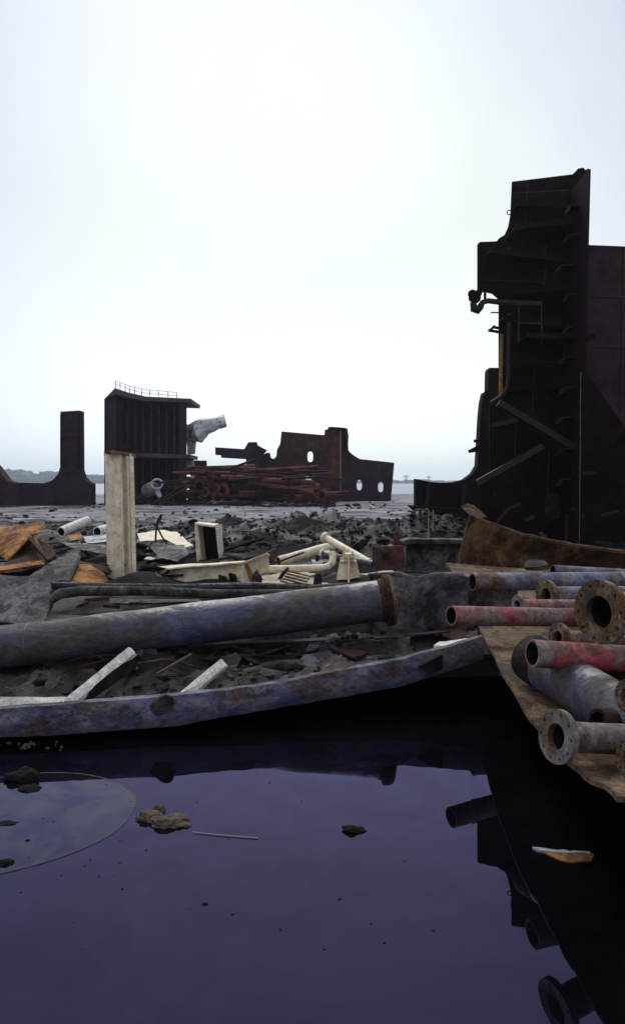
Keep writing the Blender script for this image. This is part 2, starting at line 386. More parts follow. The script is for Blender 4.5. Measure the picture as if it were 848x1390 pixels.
# far shore
def far_mass(name, x0, x1, y, hmin, hmax, n, w):
    g = G()
    for k in range(n):
        x = x0+(x1-x0)*random.random(); h = random.uniform(hmin, hmax)*(.65+.5*abs(noise.noise(Vector((x*.012, 2, 0)))*1.6))
        bm = bmesh.new(); bmesh.ops.create_icosphere(bm, subdivisions=2, radius=1)
        vs = []
        for v in bm.verts:
            q = v.co*(1+.35*noise.noise(v.co*2.2+Vector((k*3.1,0,0)))+.2*noise.noise(v.co*5+Vector((k,0,0))))
            vs.append((x+q.x*w*random.uniform(.95,1.05), y+J(10)+q.y*w, h*.45+q.z*h*.55))
        g.add(vs, [[v.index for v in f.verts] for f in bm.faces]); bm.free()
    o = g.build(name, M['trees']); o['kind'] = 'stuff'; tag(o, 'hazy blue tree line along the far shore', 'trees'); return o
o = far_mass('far_treeline', -640, -280, 1120, 12, 24, 200, 12); o['label'] = 'hazy blue tree line on the far shore at the left'
o = far_mass('far_shoreline', -160, 420, 1400, 5, 9, 170, 14); o['label'] = 'thin hazy shoreline across the water at the right'
def mast(px, py, d, lab):
    p = P(px, 657, d); p.z = 0; h = P(px, py, d).z
    t = thing('lattice_mast', p, lab, 'mast'); g = G(); w = 2.4
    for sx in (-1,1): g.bar(p+Vector((sx*w,0,0)), p+Vector((sx*.5,0,h)), .7, .7)
    for k in range(7):
        a, b2 = k/7, (k+1)/7; s1 = 1 if k % 2 else -1
        g.bar(p+Vector((s1*(w+(.5-w)*a),.1,h*a)), p+Vector((-s1*(w+(.5-w)*b2),.1,h*b2)), .45, .45)
    g.build('tower', M['hull_far'], t); g = G()
    for zz, ww in ((.8, 6), (.93, 4.5)): g.bar(p+Vector((-ww,-.5,h*zz)), p+Vector((ww,-.5,h*zz)), .5, .6)
    g.build('cross_arm', M['hull_far'], t)
mast(551, 645, 1150, 'faint lattice mast on the far shore right of the holed plate')
mast(582, 646, 1300, 'faint smaller lattice mast on the far shore above the fallen frame foot')

# ------------------------------------------------------------------ mud bank on the beached plate, clods
STRIP = [(-150,983,1019,4.42),(-60,973,1006,4.44),(0,966,998.5,4.47),(86,959,994.5,4.53),(170,953,988,4.6),(240,947,983,4.66),(300,941,971,4.74),(380,930,958,4.86),
         (460,913,944,4.98),(540,899,930,5.12),(600,883,911,5.22),(655,867,892,5.32)]
def strip_y(x):
    for a, b2 in zip(STRIP, STRIP[1:]):
        xa, xb = (a[0]-CX)*a[3]/F, (b2[0]-CX)*b2[3]/F
        if xa <= x <= xb: return a[3]+(b2[3]-a[3])*(x-xa)/(xb-xa)
    return STRIP[0][3] if x < -2.5 else STRIP[-1][3]
def bank_h(x, y):
    sx = max(0, min(1, (x+2.6)/3.9)); rim = .20+.20*sx*sx
    e = sst(.05, .35, y-strip_y(x)); z = rim-.055+.03*sst(5.2, 6.2, y)+e*(.07*fbm(x, y, 2.2)+.045*abs(fbm(x+4, y, 5))+.02*fbm(x, y, 13))
    return z
g = G(); nx, ny = 240, 110; top = []
for i in range(nx+1):
    x = -4.6+(6.3)*i/nx; y0 = strip_y(x)+.06
    top.append([Vector((x, y0+(7.5-y0)*j/ny, bank_h(x, y0+(7.5-y0)*j/ny))) for j in range(ny+1)])
g.sheet(top, .07); g.plate([(-4.6,5.6,.2),(1.66,6.1,.36),(1.66,6.1,-.3),(-4.6,5.6,-.3)], (0,.1,0))
me_o = g.build('mud_bank', M['bank']); setting(me_o)

g = G(); rnd = random.Random(3)
base = bmesh.new(); bmesh.ops.create_icosphere(base, subdivisions=1, radius=1)
bv = [v.co.copy() for v in base.verts]; bf = [[v.index for v in f.verts] for f in base.faces]; base.free()
def clod(x, y, z, r):
    s_ = rnd.random()*50; f = (rnd.uniform(.7,1.5), rnd.uniform(.7,1.5), rnd.uniform(.45,.9))
    a = rnd.random()*6.3; ca, sa = math.cos(a), math.sin(a); out = []
    for v in bv:
        q = v*(1+.85*noise.noise(v*1.7+Vector((s_,s_,0)))); q = Vector((q.x*f[0], q.y*f[1], q.z*f[2]))*r
        out.append((x+q.x*ca-q.y*sa, y+q.x*sa+q.y*ca, z+q.z))
    g.add(out, bf)
for k in range(6500):
    y = 12.5+13*rnd.random()**.8; px = rnd.uniform(-20, 640); x = (px-CX)*y/F
    dens = .25+.75*math.exp(-((x-1.0)/5)**2)*sst(14,17,y)
    if rnd.random() > dens: continue
    clod(x, y, hgt(x, y)+.01, rnd.uniform(.015,.05) if rnd.random() < .93 else rnd.uniform(.05,.13))
for k in range(700):
    y = rnd.uniform(26, 46); px = rnd.uniform(-20, 760); x = (px-CX)*y/F
    clod(x, y, hgt(x, y), rnd.uniform(.03,.16)*rnd.random())
for k in range(520):
    y = rnd.uniform(38.8, 42); px = rnd.gauss(335, 62); x = (px-CX)*y/F
    clod(x, y, hgt(x, y)+rnd.uniform(0,.12), rnd.uniform(.05,.26)*(.4+.6*rnd.random()))
for k in range(1500):
    x = rnd.uniform(-3.2, 1.5); y = rnd.uniform(strip_y(x)+.1, 7.2)
    clod(x, y, bank_h(x, y)+.0, rnd.uniform(.008,.05)*rnd.random())
for k in range(700):
    y = rnd.uniform(17, 24); px = rnd.uniform(560, 720); x = (px-CX)*y/F
    clod(x, y, hgt(x, y), rnd.uniform(.02,.09))
o = g.build('mud_clods', M['clod'], angle=75); o['kind'] = 'stuff'; tag(o, 'loose dark clods of mud strewn over the yard', 'mud')

# ------------------------------------------------------------------ the beached blue plate in front
t = thing('bent_hull_plate', (-.9, 4.7, .05), 'long bent plate with chipped blue rim at the edge of the pond', 'steel plate')
def lerp_strip(n):
    out = []
    for a, b2 in zip(STRIP, STRIP[1:]):
        for k in range(n): out.append(tuple(a[m]+(b2[m]-a[m])*k/n for m in range(4)))
    return out+[STRIP[-1]]
LS = lerp_strip(7); rows = []
for k, prof in enumerate(((.0,.05), (.0,.0), (.25,-.018), (.55,-.024), (.85,-.016), (1.0,.0))):
    r = []
    for (px, a, b2, d) in LS:
        w = noise.noise(Vector((px*.02, k*.3, 0)))*.012
        q = P(px, a+(b2-a)*prof[0], d); r.append(q+Vector((0, prof[1]+w, .006*noise.noise(Vector((px*.05, k, 5))))))
    rows.append(r)
G().sheet(rows, .018, flip=True).build('rim', M['rim'], t)
rows = []
for k in range(7):
    r = []
    for (px, a, b2, d) in LS:
        q = P(px, b2-1.5, d); r.append(q+Vector((0, .03+k*.28, -.0+.012*k)))
    rows.append(r)
G().sheet(rows, .015).build('skin_plate', M['rust'], t)
def bar_px(a, b2, w, h, up=(0,0,1)): return G().bar(P(*a), P(*b2), w, h, Vector(up))
def slab(corners, th): return G().plate(pts(corners), th)
def flatbar(name, a, b2, wpx, thick, mat, parent):
    d = ((b2[0]-a[0]), (b2[1]-a[1])); L = math.hypot(*d); n = (-d[1]/L*wpx/2, d[0]/L*wpx/2)
    pl = rag([(a[0]-n[0], a[1]-n[1], a[2]), (a[0]+n[0], a[1]+n[1], a[2]), (b2[0]+n[0]*.92, b2[1]+n[1]*.92, b2[2]), (b2[0]-n[0]*.92, b2[1]-n[1]*.92, b2[2])], 9, .25)
    return G().plate(pts(pl), thick).build(name, mat, parent, smooth=False)
flatbar('stiffener', (88,957,4.55), (178,883,5.35), 13, (.01,.05,-.02), M['white'], t)
G().plate([P(96,958,4.62), P(182,886,5.38), P(182,886,5.38)+Vector((0,0,-.12)), P(96,958,4.62)+Vector((0,0,-.05))], (.012,.02,0)).build('stiffener_web', M['bank'], t)
flatbar('stiffener', (246,947,4.70), (303,899,5.3), 13, (.01,.05,-.02), M['white'], t)
G().plate(pts(rag([(-120,953,4.60),(0,946,4.62),(96,946,4.68),(88,962,4.60),(0,969,4.52),(-120,978,4.5)], 12, .8)), (0,.02,-.03)).build('white_flat_bar', M['white'], t)
G().plate(pts(rag([(378,930,4.90),(420,915,5.02),(450,909,5.06),(453,915,5.02),(415,924,4.94)], 6, .9)), (0,.03,-.05)).build('white_flat_bar', M['white'], t)
G().plate(pts(rag([(588,876,5.28),(596,871,5.4),(640,866,5.48),(650,872,5.36),(620,880,5.3),(592,886,5.26)], 6, .9)), (0,.03,-.06)).build('white_flat_bar', M['white'], t)
g = G(); c = P(220, 958, 4.62)
for k in range(1): 
    g.tube([c+Vector((0,.03,0)), c+Vector((0,-.03,0)), c+Vector((0,-.035,0))], [.055,.05,.02], 20, wob=.9)
g.build('mud_knob', M['mudsteel'], t)
g = G(); c = P(597, 899, 5.18)
g.plate(pts(rag([(566,905,5.13),(600,888,5.16),(600,906,5.16),(583,916,5.12)], 4, .8)), (0,-.03,0)); g.build('mud_patch', M['clod'], t)

# ------------------------------------------------------------------ big blue pipe and what lies round it
def pipe(name, a, b2, r, mat, label, cat='pipe', flange=None, fmat=None, bore=.84, group=None, ra=None, bend=None, seg=36, endflange=None, wob=.03):
    """pipe from a to b with a bolted flange (outer radius, thickness) at its a end"""
    a, b2 = Vector(a), Vector(b2)
    if group and 'elbow' not in name: b2 = a+(b2-a)*1.7
    low = min(a.z, b2.z)-r
    mid = (a+b2)/2
    t = thing(name, Vector((a.x, a.y, low)), label, cat, group)
    ax = (b2-a).normalized(); n = 24
    line = [a+(b2-a)*k/n for k in range(n+1)]
    if bend: line = bend
    G().tube(line, r, seg, bore, wob, seed=len(C.objects)*.7).build('pipe_body', mat, t)
    def ring(c, ax, ro, th, ri):
        ref = Vector((0,0,1)); u = (ref-ax*ref.dot(ax)).normalized(); v = ax.cross(u)
        def circ(cc, rr, n): return [cc+u*math.cos(2*math.pi*k/n)*rr+v*math.sin(2*math.pi*k/n)*rr for k in range(n)]
        outer = circ(c, ro, 40); holes = [list(reversed(circ(c, ri, 32)))]
        rb = (ro+max(r, ri))/2+.1*(ro-r)
        for k in range(10):
            an = 2*math.pi*(k+.3)/10; cc = c+u*math.cos(an)*rb+v*math.sin(an)*rb; holes.append(list(reversed(circ(cc, (ro-ri)*.13, 9))))
        G().plate(outer, ax*th, holes).build('flange', fmat or M['flange'], t)
    if flange: ring(a-ax*.004, ax, flange[0], flange[1], r*bore*.985)
    if endflange: ring(b2+ax*.004, -ax, endflange[0], endflange[1], r*bore*.985)
    return t
A0, B0 = P(-110, 893, 5.72), P(522, 815, 6.0)
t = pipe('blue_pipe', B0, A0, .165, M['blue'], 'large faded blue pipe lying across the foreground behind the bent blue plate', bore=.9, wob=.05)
ax = (B0-A0).normalized()
G().tube([B0-ax*.05, B0-ax*.045, B0-ax*.005, B0+ax*.0, B0+ax*.035], [.168,.174,.178,.212,.210], 36, None, .03).build('end_rim', M['rust'], t)
G().tube([B0+ax*.035, B0+ax*.06], [.211,.206], 36, .8, .02).build('rim_face', M['flange'], t)
for fr in (.23, .56, .575, .595):
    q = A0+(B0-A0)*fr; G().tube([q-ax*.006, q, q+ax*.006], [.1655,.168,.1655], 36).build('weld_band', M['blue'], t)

def single(g, name, mat, label, cat, group=None, **kw):
    return tag(g.build(name, mat, **kw), label, cat, group)
single(G().tube([P(300,925,5.35),P(380,906,5.45),P(470,902,5.5),P(600,893,5.6)], [.05,.055,.055,.05], 18, None, .25), 'muddy_pipe', M['mudsteel'],
       'half buried mud coated pipe between the blue pipe and the blue rim', 'pipe')
single(G().plate(pts(rag([(325,866,6.25),(400,845,6.3),(530,825,6.35),(530,868,6.2),(430,874,6.2),(335,884,6.15)], 10, 1.2)), (0,.04,0)), 'grey_plate', M['mudsteel'],
       'pale grey muddy plate showing under the right half of the blue pipe', 'steel plate')
# mud caked slab beside the pipe's end
t = thing('mud_caked_box', P(585,885,6.5), 'upright mud caked steel slab beside the flared end of the blue pipe', 'steel slab')
rows = []
for i in range(15):
    v = i/14; r = []
    for j in range(29):
        u = j/28; px = 505+(700-505)*u; top = 783+14*sst(.6, 1, u); py = top+(900-top)*v
        q = P(px, py, 6.45-.25*v); w = fbm(q.x*1.0, q.z, 2.6, 3)*.05; r.append(q+Vector((0, w-.03, w*.12)))
    rows.append(r)
G().sheet(rows, .05, flip=True).build('slab_body', M['slab'], t, angle=70)
G().tube([P(500,783,6.4), P(540,781,6.42), P(565,787,6.4), P(590,783,6.42), P(628,785,6.45)], [.03,.035,.03,.045,.05], 16, None, .35).build('rolled_lip', M['mudplate'], t)

# ridge of muddy plates behind the blue pipe
rows = []
for i in range(13):
    v = i/12; r = []
    for j in range(21):
        u = j/20; px = -90+(70-(-90))*u*(1-.12*v*(v-.4)); py = 781+8*u+(850-781)*v
        q = P(px, py, 7.2-.7*v); w = fbm(q.x, q.z, 2.2)*.05; r.append(q+Vector((0, w, w*.3)))
    rows.append(r)
single(G().sheet(rows, .06, flip=True), 'muddy_plate', M['mudplate'], 'blue grey muddy plate leaning at the left edge behind the blue pipe', 'steel plate', angle=70)
single(G().tube([P(60,850,6.7),P(62,832,6.8),P(68,815,6.9),P(82,806,7.0),P(110,803,7.05),P(200,803,7.1),P(300,806,7.15),P(400,806,7.2),P(512,800,7.2)],
       [.05,.05,.05,.05,.048,.048,.045,.04,.04], 18, None, .3), 'bent_pipe', M['mudsteel'], 'mud coated thin pipe with a bent left end behind the blue pipe', 'pipe')
single(G().tube([P(52,794,7.5),P(150,797,7.5),P(250,799,7.55),P(345,797,7.6),P(420,800,7.6),P(500,793,7.6)], [.035,.035,.04,.045,.04,.035], 14, None, .4), 'edge_bar', M['mudplate'],
       'long grey mud streaked bar running above the bent thin pipe', 'steel bar')
single(G().plate(pts(rag([(70,807,7.3),(520,800,7.5),(520,850,6.9),(70,870,6.5)], 14, 1.2)), (0,.04,-.03)), 'buried_plate', M['bank'], 'dark muddy plate sloping down between the thin pipe and the blue pipe', 'steel plate')
single(slab(rag([(148,812,6.95),(270,813,6.95),(275,817,6.85),(150,819,6.85)], 10, .6), (0,.02,-.02)), 'strip_plate', M['mudplate'], 'narrow pale strip of steel lying below the bent thin pipe', 'steel strip')
single(slab(rag([(66,832,6.75),(130,836,6.6),(170,838,6.55),(168,845,6.4),(60,848,6.4)], 8, 1.2), (0,.02,-.02)), 'scrap_plate', M['mudsteel'], 'mud grey sheet lying against the top of the blue pipe at left', 'scrap plate')
for k, (px, py, d, ang, l) in enumerate(((115,815,6.95,.2,.24), (140,822,6.8,-.5,.16), (104,824,6.75,.9,.14), (175,820,6.85,.1,.2))):
    a = P(px, py, d); b2 = a+Vector((math.cos(ang)*l, .05, math.sin(ang)*l*.3))
    tag(G().bar(a, b2, .04, .03).build('rust_fragment', M['rust']), 'small rust brown fragment lying beneath the bent thin pipe', 'scrap', 'rust fragments beneath the bent pipe')

# debris on the mud bank
def shard(px, py, d, w, h, mat, name, label, group=None, tilt=.5, th=.02, rg=.12):
    c = P(px, py, d); n = random.randint(5, 8); a0 = random.random()*6.3
    yaw = random.random()*6.3; ct, st = math.cos(tilt), math.sin(tilt); poly = []
    for k in range(n):
        a = a0+2*math.pi*k/n; q = Vector((math.cos(a)*w/2*(1+J(.35)), math.sin(a)*h/2*(1+J(.35)), 0))
        q = Vector((q.x, q.y*ct, q.y*st)); q = Vector((q.x*math.cos(yaw)-q.y*math.sin(yaw), q.x*math.sin(yaw)+q.y*math.cos(yaw), q.z)); poly.append(c+q)
    nn = Vector((0, 0, -th))
    return tag(G().plate(poly, nn).build(name, mat), label, 'scrap plate', group)
for k in range(16):
    px = random.uniform(0, 600); d = random.uniform(5.35, 6.0); x = (px-CX)*d/F; z = bank_h(x, d)+.03
    shard(px, HY+(CAMH-z)*F/d, d, random.uniform(.25,.6), random.uniform(.12,.3), M[random.choice(['mudplate','hull_far','bank','rust','mudsteel'])], 'buried_sheet',
          'torn muddy sheet half buried in the bank below the blue pipe', 'torn sheets in the mud under the blue pipe', tilt=random.uniform(.05,.6), th=.015)
for k in range(12):
    px = random.uniform(10, 600); d = random.uniform(5.3, 6.0); x = (px-CX)*d/F; a = Vector((x, d, bank_h(x, d)+.03)); an = random.uniform(-.7,.7)
    tag(G().tube([a, a+Vector((math.cos(an)*.2, math.sin(an)*.2, .03+J(.03))), a+Vector((math.cos(an)*.45, math.sin(an)*.3, J(.05)))], random.uniform(.005,.012), 8).build('bent_rod', M[random.choice(['rust','mudsteel','pipe_dark'])]),
        'short bent rod lying in the mud below the blue pipe', 'rod', 'bent rods in the mud under the blue pipe')
for k in range(14):
    px = random.uniform(20, 560); d = random.uniform(5.3, 5.8); x = (px-CX)*d/F
    z = bank_h(x, d); py = HY+(CAMH-z-.02)*F/d
    shard(px, py, d, random.uniform(.08,.25), random.uniform(.06,.16), random.choice([M['clod'], M['rust'], M['mudsteel']]), 'scrap_flake',
          'small dark scrap flake half sunk in the mud under the blue pipe', 'scrap flakes in the mud under the blue pipe', tilt=random.uniform(.1,.9), th=.012)
single(G().tube([P(190,928,5.3),P(260,888,5.5)], .009, 8), 'thin_rod', M['wood'], 'thin brown rod leaning in the mud between the two white stiffeners', 'rod')
single(slab(rag([(98,925,5.25),(108,912,5.3),(124,910,5.3),(140,926,5.2),(122,938,5.0)], 5, 1), (0,.05,0)), 'muddy_bracket', M['bank'], 'dark muddy lump of steel lying behind the longer white stiffener', 'bracket')

# ------------------------------------------------------------------ pipes on the rusty plate, right
OUT = [(604,766,8.3),(618,785,7.6),(634,822,6.7),(650,855,6.05),(675,905,5.25),(700,950,4.65),(735,1000,4.08),(770,1040,3.66),(810,1069,3.35),(848,1090,3.12),(905,1120,2.85),(990,1150,2.6)]
OUT = [(a, b2, d*(.845+.115*sst(4.6, 6.8, d))) for a, b2, d in OUT]
rows = [[], [], [], [], [], []]; dense = []
for a, b2 in zip(OUT, OUT[1:]):
    for k in range(5): dense.append(tuple(a[m]+(b2[m]-a[m])*k/5 for m in range(3)))
dense.append(OUT[-1])
for i, q in enumerate(dense):
    p = P(*q); w = noise.noise(Vector((i*.35, 1, 0)))*.02+noise.noise(Vector((i*1.3, 4, 0)))*.008
    for k in range(6):
        rows[k].append(p+Vector((k*.42+w*(1 if k == 0 else .3), k*.10, -.05*math.sin(k*.55)-.02*k+.02*noise.noise(Vector((i*.4, k, 9))))))
t = thing('rusty_hull_plate', Vector((1.6, 5, .1)), 'tan rusty curved plate carrying the flanged pipes beside the pond', 'steel plate')
G().sheet(rows, .02).build('plate_body', M['rust_tan'], t)
pp = lambda n, a, b2, r, mat, lab, **k: pipe(n, P(*a), P(*b2), r, mat, lab, **k)
GP = 'pipes lying on the rusty plate'
pp('plain_pipe', (641,790,6.15), (1040,786,6.8), 0.0758, M['bluegrey'], 'blue grey plain ended pipe lying topmost along the back of the right pile', group=GP)
pp('plain_pipe', (750,774,7.3), (1040,790,7.980), 0.0522, M['bluegrey'], 'thin blue grey pipe behind the long topmost pipe of the right pile', group=GP)
pp('flanged_pipe', (741,809,5.75), (1060,806,6.6), 0.0731, M['bluegrey'], 'blue grey pipe with tan rusted flange behind the big round flange', flange=(0.1247,.03), group=GP)
pp('flanged_pipe', (702,822,5.42), (1040,824,6.0), 0.047, M['redpipe'], 'thin red pipe with a small grey flange behind the longest red pipe', flange=(0.0792,.022), fmat=M['greypipe'], group=GP)
pp('plain_pipe', (612,836,5.029), (920,840,5.828), 0.0677, M['redpipe'], 'faded red plain ended pipe sticking out furthest left over the plate edge', group=GP)
pp('flanged_pipe', (813,831,3.75), (1100,815,4.53), 0.0973, M['greypipe'], 'rusty pipe with the biggest round flange at the right edge', flange=(0.1635,.035), bore=.86, group=GP)
pp('flanged_pipe', (757,866,4.2), (1080,885,4.67), 0.0467, M['redpipe'], 'bright red pipe with a small rusted flange under the biggest flange', flange=(0.0862,.025), group=GP)
pp('plain_pipe', (722,887,3.78), (1010,904,4.08), 0.0697, M['redpipe'], 'thick chipped red pipe with open mouth in front of the small flanges', group=GP)
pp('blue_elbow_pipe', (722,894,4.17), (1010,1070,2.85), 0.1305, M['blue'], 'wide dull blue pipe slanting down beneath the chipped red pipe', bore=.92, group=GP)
ea, eb = P(721,893.5,4.178), P(1010,1070,2.85); G().tube([ea, ea+(eb-ea)*.05, ea+(eb-ea)*.11], [.1335,.1365,.1335], 36, .9, .04).build('shaded_end', M['bank'], bpy.data.objects['blue_elbow_pipe'])  # black sleeve added over the mouth end, shade put into its colour
pp('flanged_pipe', (755,1000,3.02), (1040,1012,3.45), 0.0626, M['greypipe'], 'grey pipe with bolted flange lowest on the plate over the water', flange=(0.1090,.028), fmat=M['greypipe'], group=GP)
pp('flanged_pipe', (853,946,3.22), (1060,945,3.63), 0.0495, M['greypipe'], 'tan flange cut by the right edge above the lowest grey pipe', flange=(0.0748,.025), group=GP)
pp('flanged_pipe', (857,1032,2.85), (1060,1040,3.14), 0.0495, M['greypipe'], 'tan flange cut by the right edge below the lowest grey pipe', flange=(0.0792,.025), group=GP)
pp('plain_pipe', (800,866,4.664), (1060,862,5.104), 0.0440, M['bluegrey'], 'grey pipe almost hidden behind the biggest flange', group=GP)
for a, b2, r in (((815,905,3.95),(1050,930,4.3),.07),((800,940,3.75),(1050,960,4.0),.06),((812,985,3.35),(1050,985,3.7),.075),((812,852,4.75),(1050,850,5.1),.07),((800,848,5.2),(1050,862,5.6),.06)):
    tag(G().tube([P(*a), (P(*a)+P(*b2))/2, P(*b2)], r, 24, .8, .04).build('buried_pipe', M['pipe_dark']), 'dark rusty pipe buried in the shadows inside the right pipe pile', 'pipe', 'dark pipes inside the right pile')
rows = []
for i in range(9):
    v = i/8; r = []
    for j in range(25):
        u = j/24
        tpx = 637+(980-637)*u; tpy = 699+62*(1-math.exp(-2.6*u))
        bpx = 621+(980-621)*u; bty = 764+24*min(1, u*3)+10*u
        dd = 8.6+1.0*math.sin(min(1, u*1.5)*math.pi*.5)-(.1+.9*u)*(1-v)*.9
        px = tpx+(bpx-tpx)*v-6*math.sin(v*math.pi)*(1-u)*.3; py = tpy+(bty-tpy)*v
        r.append(P(px, py, dd)+Vector((0, noise.noise(Vector((u*6, v*3, 1)))*.05, .02*noise.noise(Vector((u*22, 3, 1)))*(1 if i == 0 else 0))))
    rows.append(r)
t = thing('curved_rust_plate', P(700,790,8.8), 'brown rusted curved plate with flame cut top edge standing behind the pipes', 'steel plate')
G().sheet(rows, .03, flip=True).build('plate_body', M['rust_brown'], t)
G().tube([q+Vector((0,.0,.006)) for q in rows[0]], .014, 8, None, .5).build('lit_cut_edge', M['rust_tan'], t)  # cut edge as a paler bar, its highlight put into the colour
single(slab(rag([(626,688,9.6),(632,684,9.6),(640,686,9.6),(658,702,9.5),(648,704,9.4),(636,698,9.4)], 5, .5), (.05,.1,0)), 'rust_scrap', M['rust_tan'], 'grey brown scrap piece poking up behind the curved rust plate', 'scrap')
single(slab(rag([(712,764,8.2),(720,759,8.3),(740,761,8.3),(744,767,8.2),(728,770,8.1),(714,770,8.1)], 4, .5), (0,.08,-.02)), 'scrap_piece', M['mudsteel'], 'small pale scrap lying on top of the back pipes', 'scrap')
single(slab([(731,724,9.8),(736,722,9.8),(748,735,9.8),(738,735,9.8)], (0,.03,0)), 'scrap_tab', M['rust'], 'small triangular tab standing on the curved rust plate edge', 'scrap')

# ------------------------------------------------------------------ the tall dark hull section, right
t = thing('hull_section', P(730,755,16.5), 'towering dark red hull section with ribs and braces standing at the right', 'ship section')
D = 16.6
web = [(695,246),(777,236),(798,236),(797,420),(790,600),(786,762),(652,762),(650,655),(664,640),(664,551),(672,544),(677,532),(677,412),(675,404),(668,398),(660,396),(648,396),(648,331),(651,328),(674,327),(677,323),(685,318),(690,307),(693,290)]
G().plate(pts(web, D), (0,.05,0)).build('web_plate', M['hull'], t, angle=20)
G().plate([P(799,229,15.3), P(785.5,762,15.3), P(785.5,762,15.3)+Vector((0,3.2,0)), P(799,229,15.3)+Vector((0,3.2,0))], (.04,0,0)).build('side_shell', M['hull'], t)
G().plate(pts([(770,238),(777,236),(784.6,228),(792,227),(794,230),(799,228),(799,240)], 16.2), (0,.1,0)).build('top_bracket', M['hull'], t)
for py, L in ((269,27),(310,27),(352,38),(394,24),(437,25),(480,24),(522,25),(564,24),(607,24),(650,26)):
    x1 = 798-(py-229)*.0253; g = G()
    a, b2 = P(x1-1, py, 15.5), P(x1-L*.7, py+1, 15.5)
    a += Vector((0,.45,0)); b2 += Vector((J(.06),.45,J(.03)))
    g.bar(a, b2, .30, .025); g.bar(b2+Vector((0,0,.0)), b2+Vector((-.06,0,-.12)), .28, .022)
    g.build('longitudinal', M['hull_edge'], t)
for (a, b2, dep) in (((696,284),(766,287),.35), ((686,325),(766,316),.8), ((656,351),(760,364),.6), ((689,405),(760,399),.6), ((677,436),(760,446),.35), ((700,466),(786,468),.9), ((680,500),(770,502),.2), ((680,527),(775,528),.2)):
    q = G(); va, vb = P(*a, D), P(*b2, D)
    q.bar(va+Vector((0,-dep/2-.004,0)), vb+Vector((0,-dep/2-.004,0)), dep, .03)
    q.bar(va+Vector((0,-dep-.02,.0)), vb+Vector((0,-dep-.02,0)), .025, .12)
    q.build('stiffener', M['hull'], t)
for (a, b2, w) in (((676,547),(780,609),.13), ((648,655),(735,606),.12), ((668,578),(702,571),.09)):
    G().bar(P(*a, 16.1), P(*b2, 15.95), .35, w).build('brace', M['hull_edge'], t)
G().bar(P(692,335,16.4), P(681,352,16.4), .06, .03).build('stay', M['hull_edge'], t)
G().plate(pts([(678.5,452),(682.5,455),(681,540),(676.5,542)], 16.5), (0,-.03,0)).build('ochre_plank', M['yellow'], t)
G().tube([P(692,425,16.3),P(690,470,16.3),P(690,510,16.3),P(688,526,16.3),P(680,538,16.3),P(666,547,16.3)], .045, 12).build('drain_pipe', M['hull_edge'], t)
g = G(); g.tube([P(735,412,16),P(680,410,16),P(662,408,16),P(655,410,16),P(652,416,16),P(648,421,16),P(643,419,16),P(642,410,16)], [.05,.06,.06,.06,.075,.085,.09,.07], 14)
pv = g.build('hanging_pipe', M['hull_edge'], t)
g = G()
for (x, y_, r) in ((641,399,.10),(645,404,.12),(649,398,.08),(640,405,.07)): g.tube([P(x,y_,15.9), P(x,y_,16.1)], r, 12)
g.bar(P(658,397,16), P(658,409,16), .05, .05, Vector((0,1,0)))
g.build('valve', M['hull'], t)
g = G(); g.bar(P(663,448,16.2), P(685,452,16.3), .06, .05); g.bar(P(671,442,16.2), P(664,449,16.2), .05, .05); g.bar(P(670,444,16.2), P(682,446,16.3), .05, .05); g.build('bracket', M['hull'], t)
g = G()
for a, b2 in (((666,424),(678,424)),((700,413),(735,413)),((735,413),(735,466)),((705,438),(735,439)),((704,415),(704,466))): g.bar(P(*a,15.75), P(*b2,15.75), .025, .025, Vector((0,1,0)))
g.build('railing', M['hull_edge'], t)
g = G(); c = P(692.5, 288, 16.6)
g.tube([c+Vector((.05*math.cos(k*.7)-.03, 0, .05*math.sin(k*.7))) for k in range(10)], .012, 8); g.build('lifting_eye', M['hull'], t)
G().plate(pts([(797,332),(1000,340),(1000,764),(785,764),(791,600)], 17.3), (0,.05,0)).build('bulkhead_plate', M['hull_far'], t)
G().plate(pts([(795,505),(905,660),(905,764),(785,764),(791,600)], 16.9), (0,.04,0)).build('diagonal_plate', M['hull'], t)  # darker plate with a slanting edge in front of the bulkhead
for a, b2 in (((800,402),(990,408)),((797,470),(990,477)),((846,335),(842,560)),((797,560),(840,562)),((905,338),(900,640))):
    G().tube([P(*a,17.3), P((a[0]+b2[0])/2+J(.6),(a[1]+b2[1])/2+J(.6),17.295), P(*b2,17.3)], .022, 6).build('weld_seam', M['hull_edge'], t)
for a, b2 in (((696,262),(770,258)),((655,380),(776,384)),((716,248),(712,320)),((740,330),(738,400)),((682,490),(780,492)),((725,500),(722,560)),((700,560),(698,640)),((745,610),(742,700))):
    G().tube([P(*a,16.6), P((a[0]+b2[0])/2+J(.6),(a[1]+b2[1])/2+J(.6),16.595), P(*b2,16.6)], .018, 6).build('weld_seam', M['hull_edge'], t)
G().plate(oval(750,688,22,36,16.55), (0,-.03,0)).build('manhole_cover', M['rust'], t)
G().bar(P(788,505,15.25), P(785.8,745,15.25), .014, .014, Vector((0,1,0))).build('shell_edge', M['edge'], t)
for (a, b2) in (((786,642),(808,642)),((776,690),(792,702)),((690,690),(672,712)),((706,684),(690,690)),((815,700),(838,694)),((770,700),(768,735)),((805,735),(830,738)),((712,706),(724,702))):
    G().bar(P(*a,15.6), P(*b2,15.7), .05, .06).build('bent_bar', M['hull_far'], t)
